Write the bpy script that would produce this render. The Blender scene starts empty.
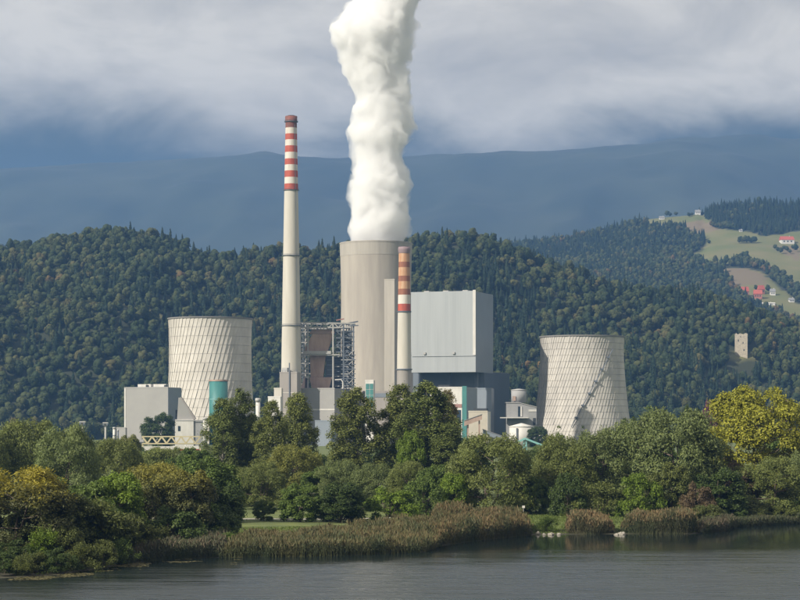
import bpy, math, random
import numpy as np

# ------------------------------------------------------------------ camera, sky, sun, exposure
SC = bpy.context.scene
F, CX, HY, CZ = 1980.0, 400.0, 422.0, 21.0        # focal length (px of the 800 px photo), centre, horizon row, eye height
SUN_AZ, SUN_EL = math.radians(53), math.radians(34)  # degrees left of straight behind the camera

cam = bpy.data.cameras.new('camera'); co = bpy.data.objects.new('camera', cam)
SC.collection.objects.link(co)
co.location = (0, 0, CZ); co.rotation_euler = (math.pi / 2, 0, 0)
cam.sensor_width = 36; cam.lens = F / 800 * 36; cam.shift_y = (HY - 300) / 800
cam.clip_start = 0.5; cam.clip_end = 40000
SC.camera = co

world = bpy.data.worlds.new('World'); SC.world = world; world.use_nodes = True
wn, wl = world.node_tree.nodes, world.node_tree.links
wn.clear()
wout = wn.new('ShaderNodeOutputWorld'); wbg = wn.new('ShaderNodeBackground')
wbg.inputs['Strength'].default_value = 0.10
sky = wn.new('ShaderNodeTexSky'); sky.sky_type = 'NISHITA'; sky.sun_disc = False
sky.sun_elevation = SUN_EL
tosun = (-math.sin(SUN_AZ) * math.cos(SUN_EL), -math.cos(SUN_AZ) * math.cos(SUN_EL), math.sin(SUN_EL))
sky.sun_rotation = math.atan2(tosun[0], tosun[1])
sky.altitude = 370
# cloud deck: noise on a flat layer (direction / elevation)
wtc = wn.new('ShaderNodeTexCoord'); wsep = wn.new('ShaderNodeSeparateXYZ')
wl.new(wtc.outputs['Generated'], wsep.inputs[0])
wcomb = wn.new('ShaderNodeMapping'); wcomb.inputs['Scale'].default_value = (1, 1, 2.3)
wl.new(wtc.outputs['Generated'], wcomb.inputs['Vector'])
def wnoise(scale, detail, rough, off):
    m = wn.new('ShaderNodeMapping'); m.inputs['Location'].default_value = off
    wl.new(wcomb.outputs[0], m.inputs['Vector'])
    n = wn.new('ShaderNodeTexNoise'); n.inputs['Scale'].default_value = scale
    n.inputs['Detail'].default_value = detail; n.inputs['Roughness'].default_value = rough
    n.inputs['Distortion'].default_value = 0.35
    wl.new(m.outputs[0], n.inputs['Vector']); return n
def wramp(node, stops):
    r = wn.new('ShaderNodeValToRGB'); el = r.color_ramp.elements
    while len(el) < len(stops): el.new(0.5)
    for e, (p, c) in zip(el, stops): e.position = p; e.color = (*c, 1)
    wl.new(node.outputs['Fac'], r.inputs['Fac']); return r
n_cov = wnoise(2.2, 4, 0.55, (3.1, 1.7, 0)); n_shade = wnoise(12.0, 8, 0.58, (0.4, 5.3, 0))
r_cov = wramp(n_cov, [(0.20, (0, 0, 0)), (0.32, (1, 1, 1))])
CLOUD = 5.9
r_shade = wramp(n_shade, [(0.34, (0.80 * CLOUD, 0.74 * CLOUD, 0.64 * CLOUD)), (0.48, (0.98 * CLOUD, 0.90 * CLOUD, 0.765 * CLOUD)),
                          (0.62, (1.20 * CLOUD, 1.10 * CLOUD, 0.93 * CLOUD))])
n_base = wnoise(9.0, 5, 0.55, (7.7, 2.2, 1.3))
wadd = wn.new('ShaderNodeMath'); wadd.operation = 'MULTIPLY_ADD'; wadd.inputs[1].default_value = 0.075
wl.new(n_base.outputs['Fac'], wadd.inputs[0]); wl.new(wsep.outputs['Z'], wadd.inputs[2])
wel = wn.new('ShaderNodeMapRange'); wel.interpolation_type = 'SMOOTHSTEP'       # under the deck's far base the air is dark and blue, all round
wel.inputs['From Min'].default_value = 0.160; wel.inputs['From Max'].default_value = 0.200
wl.new(wadd.outputs[0], wel.inputs['Value'])
wmul = wn.new('ShaderNodeMix'); wmul.data_type = 'RGBA'; wmul.inputs['A'].default_value = (0.62, 0.74, 0.58, 1)
wl.new(wel.outputs[0], wmul.inputs['Factor']); wl.new(r_shade.outputs[0], wmul.inputs['B'])
wmix = wn.new('ShaderNodeMix'); wmix.data_type = 'RGBA'
wl.new(r_cov.outputs[0], wmix.inputs['Factor']); wl.new(sky.outputs[0], wmix.inputs['A']); wl.new(wmul.outputs['Result'], wmix.inputs['B'])
wl.new(wmix.outputs['Result'], wbg.inputs['Color']); wl.new(wbg.outputs[0], wout.inputs['Surface'])

sl = bpy.data.lights.new('sun', 'SUN'); sl.energy = 5.0; sl.angle = math.radians(0.6); sl.color = (1.0, 0.92, 0.79)
so = bpy.data.objects.new('sun', sl); SC.collection.objects.link(so)
so.rotation_euler = (math.pi / 2 - SUN_EL, 0, -math.atan2(tosun[0], -tosun[1]) * -1)
from mathutils import Vector
so.rotation_euler = Vector(tosun).to_track_quat('Z', 'Y').to_euler()
so.location = (-300, -300, 400)

SC.view_settings.view_transform = 'Standard'; SC.view_settings.look = 'None'
SC.view_settings.exposure = 0.5; SC.view_settings.gamma = 1.0; SC.view_settings.use_curve_mapping = False
cy = SC.cycles
cy.max_bounces = 16; cy.diffuse_bounces = 2; cy.glossy_bounces = 2; cy.transmission_bounces = 3
cy.volume_bounces = 10; cy.transparent_max_bounces = 8
cy.use_denoising = True; cy.denoiser = 'OPENIMAGEDENOISE'
cy.caustics_reflective = False; cy.caustics_refractive = False
cy.sample_clamp_indirect = 6

rng = np.random.default_rng(11); random.seed(5)

# ------------------------------------------------------------------ helpers
def P(px, py, Y): return np.array(((px - CX) / F * Y, Y, CZ + (HY - py) / F * Y))
def XW(px, Y): return (px - CX) / F * Y
def ZW(py, Y): return CZ + (HY - py) / F * Y
def sstep(t): t = np.clip(t, 0, 1); return t * t * (3 - 2 * t)

def vnoise(x, y, seed=0):
    x = np.asarray(x, float); y = np.asarray(y, float)
    xi = np.floor(x).astype(np.int64); yi = np.floor(y).astype(np.int64); fx = sstep(x - xi); fy = sstep(y - yi)
    def h(a, b):
        n = (a * 374761393 + b * 668265263 + seed * 1442695041) & 0xffffffff
        n = ((n ^ (n >> 13)) * 1274126177) & 0xffffffff
        return ((n ^ (n >> 16)) & 0xffff) / 65535.0
    return (h(xi, yi) * (1 - fx) + h(xi + 1, yi) * fx) * (1 - fy) + (h(xi, yi + 1) * (1 - fx) + h(xi + 1, yi + 1) * fx) * fy
def fbm(x, y, seed=0, octs=4):
    s, a, t = 0, 1, 0
    for o in range(octs):
        s = s + a * vnoise(x * 2 ** o, y * 2 ** o, seed + o); t += a; a *= 0.5
    return s / t - 0.5

def np_mesh(name, V, Fq, mat=None, smooth=False, attrs=None):
    V = np.asarray(V, np.float32); Fq = np.asarray(Fq, np.int32); k = Fq.shape[1]
    me = bpy.data.meshes.new(name)
    me.vertices.add(len(V)); me.vertices.foreach_set('co', V.ravel())
    me.loops.add(Fq.size); me.loops.foreach_set('vertex_index', Fq.ravel())
    me.polygons.add(len(Fq)); me.polygons.foreach_set('loop_start', np.arange(0, Fq.size, k, dtype=np.int32))
    me.polygons.foreach_set('loop_total', np.full(len(Fq), k, np.int32))
    if smooth: me.polygons.foreach_set('use_smooth', np.ones(len(Fq), bool))
    for nm, (dom, data) in (attrs or {}).items():
        a = me.attributes.new(nm, 'FLOAT', dom); a.data.foreach_set('value', np.asarray(data, np.float32))
    me.update()
    if mat: me.materials.append(mat)
    return me

def link(name, data, parent=None, label=None, cat=None, group=None, kind=None, loc=None, rz=None):
    o = bpy.data.objects.new(name, data); SC.collection.objects.link(o)
    if parent: o.parent = parent
    if label: o['label'] = label
    if cat: o['category'] = cat
    if group: o['group'] = group
    if kind: o['kind'] = kind
    if loc is not None: o.location = loc
    if rz is not None: o.rotation_euler = (0, 0, rz)
    return o
def thing(name, label, cat, loc, rz=0, group=None): return link(name, None, None, label, cat, group, None, loc, rz)

class MB:
    def __init__(s): s.v = []; s.f = []
    def add(s, vs, fs):
        b = len(s.v); s.v += [tuple(map(float, q)) for q in vs]; s.f += [tuple(b + i for i in q) for q in fs]; return s
    def box(s, x0, x1, y0, y1, z0, z1):
        return s.add([(x0,y0,z0),(x1,y0,z0),(x1,y1,z0),(x0,y1,z0),(x0,y0,z1),(x1,y0,z1),(x1,y1,z1),(x0,y1,z1)],
                     [(0,3,2,1),(4,5,6,7),(0,1,5,4),(1,2,6,5),(2,3,7,6),(3,0,4,7)])
    def prism(s, poly, y0, y1):                 # polygon in x,z (counter-clockwise seen from -y) extruded along y
        n = len(poly)
        return s.add([(x, y0, z) for x, z in poly] + [(x, y1, z) for x, z in poly],
                     [tuple(range(n)), tuple(range(2 * n - 1, n - 1, -1))] + [(i, n + i, n + (i + 1) % n, (i + 1) % n) for i in range(n)])
    def bar(s, p, q, r, r2=None):
        p, q = Vector(p), Vector(q); d = (q - p).normalized()
        a = d.cross(Vector((0, 1, 0.01))).normalized(); b = d.cross(a); r2 = r2 or r
        vs = [p + a * sx * r + b * sy * r2 for sx, sy in ((-1,-1),(1,-1),(1,1),(-1,1))] + [q + a * sx * r + b * sy * r2 for sx, sy in ((-1,-1),(1,-1),(1,1),(-1,1))]
        return s.add(vs, [(3,2,1,0),(4,5,6,7),(0,1,5,4),(1,2,6,5),(2,3,7,6),(3,0,4,7)])
    def lathe(s, prof, n=48, cx=0, cy=0, cap=True):
        b = []
        for r, z in prof:
            b += [(cx + r * math.cos(2 * math.pi * i / n), cy + r * math.sin(2 * math.pi * i / n), z) for i in range(n)]
        fs = [(k * n + i, k * n + (i + 1) % n, (k + 1) * n + (i + 1) % n, (k + 1) * n + i) for k in range(len(prof) - 1) for i in range(n)]
        if cap: fs += [tuple(range(n - 1, -1, -1)), tuple((len(prof) - 1) * n + i for i in range(n))]
        return s.add(b, fs)
    def build(s, name, mat, parent=None, smooth=False, **kw):
        me = bpy.data.meshes.new(name); me.from_pydata(s.v, [], s.f); me.materials.append(mat)
        if smooth:
            me.polygons.foreach_set('use_smooth', [len(p.vertices) == 4 for p in me.polygons])
        me.update()
        return link(name, me, parent, **kw)

# ------------------------------------------------------------------ materials
def nodes(name):
    m = bpy.data.materials.new(name); m.use_nodes = True; nt = m.node_tree
    return m, nt.nodes, nt.links, nt.nodes['Principled BSDF']
def surf(name, col, col2=None, scale=0.05, rough=0.8, stretch=(1, 1, 1), detail=6, bump=0.0, seam=None, metal=0.0, lo=0.35, hi=0.65, grime=0.0):
    """painted metal / concrete: two tones mixed by stretched noise, optional vertical cladding seams"""
    m, N, L, b = nodes(name)
    b.inputs['Roughness'].default_value = rough; b.inputs['Metallic'].default_value = metal
    col2 = col2 or tuple(c * 0.82 for c in col)
    tc = N.new('ShaderNodeTexCoord'); mp = N.new('ShaderNodeMapping'); mp.inputs['Scale'].default_value = stretch
    L.new(tc.outputs['Object'], mp.inputs['Vector'])
    n = N.new('ShaderNodeTexNoise'); n.inputs['Scale'].default_value = scale; n.inputs['Detail'].default_value = detail
    n.inputs['Roughness'].default_value = 0.6
    L.new(mp.outputs[0], n.inputs['Vector'])
    mr = N.new('ShaderNodeMapRange'); mr.inputs['From Min'].default_value = lo; mr.inputs['From Max'].default_value = hi
    L.new(n.outputs['Fac'], mr.inputs['Value'])
    mx = N.new('ShaderNodeMix'); mx.data_type = 'RGBA'
    mx.inputs['A'].default_value = (*col, 1); mx.inputs['B'].default_value = (*col2, 1)
    L.new(mr.outputs[0], mx.inputs['Factor']); out = mx.outputs['Result']
    if seam:
        w = N.new('ShaderNodeTexWave'); w.bands_direction = 'X'; w.inputs['Scale'].default_value = seam; w.inputs['Distortion'].default_value = 0
        L.new(tc.outputs['Object'], w.inputs['Vector'])
        r = N.new('ShaderNodeMapRange'); r.inputs['From Min'].default_value = 0.0; r.inputs['From Max'].default_value = 0.12
        r.inputs['To Min'].default_value = 0.86; r.inputs['To Max'].default_value = 1
        L.new(w.outputs['Fac'], r.inputs['Value'])
        g = N.new('ShaderNodeMix'); g.data_type = 'RGBA'; g.blend_type = 'MULTIPLY'; g.inputs['Factor'].default_value = 1
        L.new(out, g.inputs['A']); L.new(r.outputs[0], g.inputs['B']); out = g.outputs['Result']
    L.new(out, b.inputs['Base Color'])
    if bump:
        bn = N.new('ShaderNodeBump'); bn.inputs['Strength'].default_value = bump; bn.inputs['Distance'].default_value = 0.5
        L.new(n.outputs['Fac'], bn.inputs['Height']); L.new(bn.outputs[0], b.inputs['Normal'])
    return m

def leaf_mat(name, col, top=None, dark=None, top_lo=0.55, top_hi=0.85, trans=0.28):
    m, N, L, b = nodes(name)
    b.inputs['Roughness'].default_value = 0.55; b.inputs['Specular IOR Level'].default_value = 0.25
    a = N.new('ShaderNodeAttribute'); a.attribute_name = 'rnd'
    oi = N.new('ShaderNodeObjectInfo')
    tc = N.new('ShaderNodeTexCoord'); n = N.new('ShaderNodeTexNoise'); n.inputs['Scale'].default_value = 0.45; n.inputs['Detail'].default_value = 3
    L.new(tc.outputs['Object'], n.inputs['Vector'])
    mx = N.new('ShaderNodeMix'); mx.data_type = 'RGBA'
    dark = dark or (col[0] * 0.55, col[1] * 0.62, col[2] * 0.7)
    mx.inputs['A'].default_value = (*dark, 1); mx.inputs['B'].default_value = (*[c * 1.25 for c in col], 1)
    ad = N.new('ShaderNodeMath'); ad.operation = 'ADD'; L.new(a.outputs['Fac'], ad.inputs[0]); L.new(n.outputs['Fac'], ad.inputs[1])
    mr = N.new('ShaderNodeMapRange'); mr.inputs['From Min'].default_value = 0.45; mr.inputs['From Max'].default_value = 1.45
    L.new(ad.outputs[0], mr.inputs['Value']); L.new(mr.outputs[0], mx.inputs['Factor'])
    out = mx.outputs['Result']
    if top:
        h = N.new('ShaderNodeAttribute'); h.attribute_name = 'hgt'
        hn = N.new('ShaderNodeMath'); hn.operation = 'MULTIPLY_ADD'; hn.inputs[1].default_value = 0.55
        L.new(n.outputs['Fac'], hn.inputs[0]); L.new(h.outputs['Fac'], hn.inputs[2])
        hr = N.new('ShaderNodeMapRange'); hr.inputs['From Min'].default_value = top_lo + 0.27; hr.inputs['From Max'].default_value = top_hi + 0.27
        L.new(hn.outputs[0], hr.inputs['Value'])
        t = N.new('ShaderNodeMix'); t.data_type = 'RGBA'; L.new(hr.outputs[0], t.inputs['Factor'])
        L.new(out, t.inputs['A']); t.inputs['B'].default_value = (*top, 1); out = t.outputs['Result']
    hs = N.new('ShaderNodeHueSaturation')
    v = N.new('ShaderNodeMapRange'); v.inputs['To Min'].default_value = 0.85; v.inputs['To Max'].default_value = 1.15
    L.new(oi.outputs['Random'], v.inputs['Value']); L.new(v.outputs[0], hs.inputs['Value'])
    L.new(out, hs.inputs['Color']); out = hs.outputs['Color']
    L.new(out, b.inputs['Base Color'])
    tr = N.new('ShaderNodeBsdfTranslucent'); L.new(out, tr.inputs['Color'])
    ms = N.new('ShaderNodeMixShader'); ms.inputs[0].default_value = trans
    L.new(b.outputs[0], ms.inputs[1]); L.new(tr.outputs[0], ms.inputs[2])
    L.new(ms.outputs[0], N['Material Output'].inputs['Surface'])
    return m

M = {}
M['concrete_big'] = surf('weathered tower concrete', (0.4, 0.364, 0.312), (0.336, 0.304, 0.264), scale=0.22, stretch=(1, 1, 0.10), detail=8, rough=0.9)
M['concrete_band'] = surf('pale tower crown concrete', (0.416, 0.384, 0.336), (0.344, 0.32, 0.28), scale=0.25, stretch=(1, 1, 0.1), rough=0.9)
M['concrete'] = surf('cream concrete', (0.555, 0.525, 0.465), (0.47, 0.44, 0.385), scale=0.2, stretch=(1, 1, 0.12), rough=0.88)
M['concrete_dull'] = surf('grey beige concrete', (0.32, 0.296, 0.272), (0.264, 0.24, 0.224), scale=0.15, stretch=(1, 1, 0.2), rough=0.9)
M['panel_a'] = surf('white tower cladding panels', (0.608, 0.573, 0.519), (0.49, 0.461, 0.412), scale=0.12, stretch=(1, 1, 0.5), rough=0.85)
M['panel_b'] = surf('greyish tower cladding panels', (0.529, 0.5, 0.456), (0.392, 0.372, 0.343), scale=0.14, stretch=(1, 1, 0.35), rough=0.85)
M['panel_back'] = surf('dark panel joint', (0.375, 0.356, 0.325), rough=0.9)
M['rim'] = surf('sooty rim concrete', (0.22, 0.21, 0.20), rough=0.9)
M['red'] = surf('faded red paint', (0.45, 0.09, 0.05), (0.324, 0.068, 0.045), scale=0.5, stretch=(1, 1, 0.3), rough=0.75)
M['red_brown'] = surf('sooty red brown paint', (0.22, 0.075, 0.055), (0.13, 0.06, 0.05), scale=0.5, stretch=(1, 1, 0.2), rough=0.8)
M['white_band'] = surf('stained white paint', (0.594, 0.558, 0.504), (0.432, 0.324, 0.243), scale=0.7, stretch=(1, 1, 0.08), rough=0.75, lo=0.5, hi=0.8)
M['rust_band'] = surf('rust stained white paint', (0.55, 0.36, 0.22), (0.42, 0.20, 0.10), scale=0.6, stretch=(1, 1, 0.12), rough=0.8)
M['rust_brown'] = surf('brown weathered band', (0.30, 0.12, 0.065), (0.22, 0.085, 0.05), scale=0.6, stretch=(1, 1, 0.15), rough=0.8)
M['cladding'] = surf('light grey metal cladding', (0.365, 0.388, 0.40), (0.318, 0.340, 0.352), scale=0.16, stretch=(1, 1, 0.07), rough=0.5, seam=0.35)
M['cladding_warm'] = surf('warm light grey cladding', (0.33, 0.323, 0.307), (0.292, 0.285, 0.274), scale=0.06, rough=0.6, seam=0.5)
M['cladding_dark'] = surf('blue grey cladding with overhang shade', (0.161, 0.189, 0.224), (0.14, 0.168, 0.199), scale=0.05, rough=0.5, seam=0.4)  # dark blue cladding, with the shade under the boiler overhang mixed into its tone
M['cladding_slate_shade'] = surf('slate blue cladding and side shade', (0.216, 0.248, 0.288), (0.194, 0.223, 0.259), scale=0.05, rough=0.5, seam=0.4)  # slate grey cladding; on right-hand faces the colour carries their shade
M['cladding_navy_shade'] = surf('navy cladding with side shade', (0.07, 0.095, 0.13), (0.059, 0.081, 0.112), scale=0.05, rough=0.5, seam=0.4)  # dark cladding, deepened further by the shade of the hall's right face
M['white'] = surf('white painted metal', (0.612, 0.595, 0.561), (0.51, 0.493, 0.459), scale=0.3, rough=0.6, stretch=(1, 1, 0.3))
M['grey_wall'] = surf('plain grey plaster', (0.315, 0.315, 0.315), (0.27, 0.27, 0.27), scale=0.15, rough=0.85)
M['beige'] = surf('beige cladding', (0.44, 0.4, 0.328), (0.384, 0.352, 0.288), scale=0.2, rough=0.7, seam=0.9)
M['teal'] = surf('teal paint', (0.047, 0.196, 0.183), (0.034, 0.145, 0.136), scale=0.25, rough=0.55, stretch=(1, 1, 0.3))
M['teal_pale'] = surf('pale teal steel', (0.22, 0.46, 0.44), rough=0.6)
M['rust'] = surf('rusty brown duct', (0.43, 0.315, 0.255), (0.31, 0.215, 0.17), scale=0.25, rough=0.85, stretch=(1, 1, 0.3))
M['steel_pale'] = surf('galvanised pale steel', (0.408, 0.399, 0.383), rough=0.6)
M['steel_dark'] = surf('dark blue grey steel', (0.13, 0.15, 0.18), rough=0.6)
M['dark'] = surf('dark opening', (0.03, 0.035, 0.04), rough=0.7)
M['glass'] = surf('dark window glass', (0.03, 0.045, 0.06), rough=0.12)
M['yellow_steel'] = surf('cream yellow steel', (0.56, 0.49, 0.30), rough=0.65)
M['roof_grey'] = surf('grey roofing', (0.25, 0.25, 0.25), rough=0.9)
M['roof_red'] = surf('red tile roof', (0.42, 0.10, 0.07), (0.33, 0.08, 0.06), scale=0.6, rough=0.85)
M['plaster'] = surf('white house plaster', (0.637, 0.62, 0.586), rough=0.9)
M['plaster_red'] = surf('rose house plaster', (0.36, 0.15, 0.12), rough=0.9)
M['stone'] = surf('ruin masonry', (0.50, 0.44, 0.34), (0.33, 0.29, 0.23), scale=0.5, rough=0.95, bump=0.5)
M['bark'] = surf('grey brown bark', (0.13, 0.10, 0.075), (0.085, 0.065, 0.05), scale=3, rough=0.95, stretch=(1, 1, 0.2))
M['bark_pale'] = surf('pale poplar bark', (0.30, 0.28, 0.24), (0.18, 0.165, 0.14), scale=3, rough=0.95, stretch=(1, 1, 0.2))
M['path'] = surf('pale gravel path', (0.46, 0.43, 0.38), (0.38, 0.35, 0.31), scale=0.8, rough=0.95)
M['rock'] = surf('pale limestone rock', (0.30, 0.28, 0.24), (0.20, 0.185, 0.16), scale=2, rough=0.95, bump=0.4)

L_ = {}
L_['willow'] = leaf_mat('silvery olive willow leaves', (0.152, 0.174, 0.045))
L_['willow_grey'] = leaf_mat('grey green willow leaves', (0.147, 0.176, 0.058))
L_['willow_yellow'] = leaf_mat('yellowish olive willow leaves', (0.186, 0.189, 0.04))
L_['green'] = leaf_mat('mid green leaves', (0.096, 0.138, 0.024))
L_['dark'] = leaf_mat('dark green leaves', (0.061, 0.09, 0.02))
L_['bright'] = leaf_mat('bright green leaves', (0.142, 0.204, 0.02))
L_['poplar'] = leaf_mat('glossy poplar leaves', (0.128, 0.152, 0.038), trans=0.22)
L_['poplar_olive'] = leaf_mat('olive poplar leaves', (0.165, 0.182, 0.046))
L_['poplar_gold'] = leaf_mat('thinning golden olive leaves', (0.16, 0.13, 0.045))
L_['lime'] = leaf_mat('yellow green leaves', (0.25, 0.245, 0.026), dark=(0.13, 0.14, 0.018))
L_['gold_top'] = leaf_mat('olive leaves turning gold on top', (0.095, 0.098, 0.032), top=(0.30, 0.26, 0.026), top_lo=0.66, top_hi=0.95)
L_['rust_top'] = leaf_mat('olive leaves turning ochre on top', (0.100, 0.105, 0.034), top=(0.205, 0.192, 0.034), top_lo=0.72, top_hi=0.98)
L_['purple'] = leaf_mat('purple red leaves', (0.20, 0.085, 0.12))
L_['russet'] = leaf_mat('russet leaves', (0.125, 0.088, 0.046))
L_['weed'] = leaf_mat('dull olive waterside leaves', (0.108, 0.123, 0.03))

# forest on the hills: colour varies from tree to tree
def forest_mat(name, stops):
    m, N, L, b = nodes(name); b.inputs['Roughness'].default_value = 0.7; b.inputs['Specular IOR Level'].default_value = 0.15
    oi = N.new('ShaderNodeObjectInfo'); a = N.new('ShaderNodeAttribute'); a.attribute_name = 'rnd'
    n = N.new('ShaderNodeTexNoise'); n.inputs['Scale'].default_value = 0.012; n.inputs['Detail'].default_value = 3
    L.new(oi.outputs['Location'], n.inputs['Vector'])
    s = N.new('ShaderNodeMath'); s.operation = 'MULTIPLY_ADD'; s.inputs[1].default_value = 0.62
    s2 = N.new('ShaderNodeMath'); s2.operation = 'MULTIPLY_ADD'; s2.inputs[1].default_value = 1.2; s2.inputs[2].default_value = -0.36
    L.new(n.outputs['Fac'], s2.inputs[0]); L.new(oi.outputs['Random'], s.inputs[0]); L.new(s2.outputs[0], s.inputs[2])
    r = N.new('ShaderNodeValToRGB'); el = r.color_ramp.elements
    while len(el) < len(stops): el.new(0.5)
    for e, (p, c) in zip(el, stops): e.position = p; e.color = (*c, 1)
    L.new(s.outputs[0], r.inputs[0])
    hs = N.new('ShaderNodeHueSaturation'); v = N.new('ShaderNodeMapRange'); v.inputs['To Min'].default_value = 0.7; v.inputs['To Max'].default_value = 1.3
    L.new(a.outputs['Fac'], v.inputs['Value']); L.new(v.outputs[0], hs.inputs['Value']); L.new(r.outputs[0], hs.inputs['Color'])
    L.new(hs.outputs[0], b.inputs['Base Color']); return m
FM_dec = forest_mat('mixed woodland leaves', [(0.0, (0.014, 0.026, 0.010)), (0.35, (0.027, 0.041, 0.014)), (0.6, (0.043, 0.055, 0.018)), (0.82, (0.062, 0.068, 0.022)), (0.95, (0.082, 0.072, 0.025)), (1.0, (0.105, 0.070, 0.026))])
FM_con = forest_mat('dark spruce needles', [(0.0, (0.010, 0.021, 0.012)), (0.5, (0.016, 0.030, 0.016)), (1.0, (0.030, 0.044, 0.020))])

def ground_mat():
    m, N, L, b = nodes('grass and earth ground'); b.inputs['Roughness'].default_value = 0.95
    g = N.new('ShaderNodeNewGeometry'); n = N.new('ShaderNodeTexNoise'); n.inputs['Scale'].default_value = 0.18; n.inputs['Detail'].default_value = 8
    L.new(g.outputs['Position'], n.inputs['Vector'])
    r = N.new('ShaderNodeValToRGB'); el = r.color_ramp.elements
    for e, (p, c) in zip(el, [(0.3, (0.060, 0.085, 0.020)), (0.7, (0.125, 0.15, 0.035))]): e.position = p; e.color = (*c, 1)
    L.new(n.outputs['Fac'], r.inputs[0])
    sp = N.new('ShaderNodeSeparateXYZ'); L.new(g.outputs['Position'], sp.inputs[0])
    mr = N.new('ShaderNodeMapRange'); mr.inputs['From Min'].default_value = 0.25; mr.inputs['From Max'].default_value = 0.7
    L.new(sp.outputs['Z'], mr.inputs['Value'])
    mx = N.new('ShaderNodeMix'); mx.data_type = 'RGBA'; mx.inputs['A'].default_value = (0.045, 0.042, 0.024, 1)
    L.new(mr.outputs[0], mx.inputs['Factor']); L.new(r.outputs[0], mx.inputs['B']); L.new(mx.outputs['Result'], b.inputs['Base Color'])
    return m
def hill_mat(name, meadow_attr):
    m, N, L, b = nodes(name); b.inputs['Roughness'].default_value = 0.95
    g = N.new('ShaderNodeNewGeometry'); n = N.new('ShaderNodeTexNoise'); n.inputs['Scale'].default_value = 0.012; n.inputs['Detail'].default_value = 8
    L.new(g.outputs['Position'], n.inputs['Vector'])
    a = N.new('ShaderNodeAttribute'); a.attribute_name = 'meadow'; f = N.new('ShaderNodeAttribute'); f.attribute_name = 'field'
    r = N.new('ShaderNodeValToRGB'); el = r.color_ramp.elements
    for e, (p, c) in zip(el, [(0.35, (0.105, 0.120, 0.036)), (0.65, (0.155, 0.140, 0.058))]): e.position = p; e.color = (*c, 1)
    L.new(n.outputs['Fac'], r.inputs[0])
    m1 = N.new('ShaderNodeMix'); m1.data_type = 'RGBA'; L.new(f.outputs['Fac'], m1.inputs['Factor']); L.new(r.outputs[0], m1.inputs['A']); m1.inputs['B'].default_value = (0.155, 0.120, 0.07, 1)
    m2 = N.new('ShaderNodeMix'); m2.data_type = 'RGBA'; m2.inputs['A'].default_value = (0.030, 0.036, 0.016, 1)
    L.new(a.outputs['Fac'], m2.inputs['Factor']); L.new(m1.outputs['Result'], m2.inputs['B']); L.new(m2.outputs['Result'], b.inputs['Base Color'])
    return m
def mountain_mat():
    m, N, L, b = nodes('distant wooded mountain'); b.inputs['Roughness'].default_value = 1
    g = N.new('ShaderNodeNewGeometry'); n = N.new('ShaderNodeTexNoise'); n.inputs['Scale'].default_value = 0.0022; n.inputs['Detail'].default_value = 9
    L.new(g.outputs['Position'], n.inputs['Vector'])
    r = N.new('ShaderNodeValToRGB'); el = r.color_ramp.elements
    for e, (p, c) in zip(el, [(0.35, (0.018, 0.028, 0.018)), (0.7, (0.04, 0.05, 0.03))]): e.position = p; e.color = (*c, 1)
    L.new(n.outputs['Fac'], r.inputs[0]); L.new(r.outputs[0], b.inputs['Base Color']); return m
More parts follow.
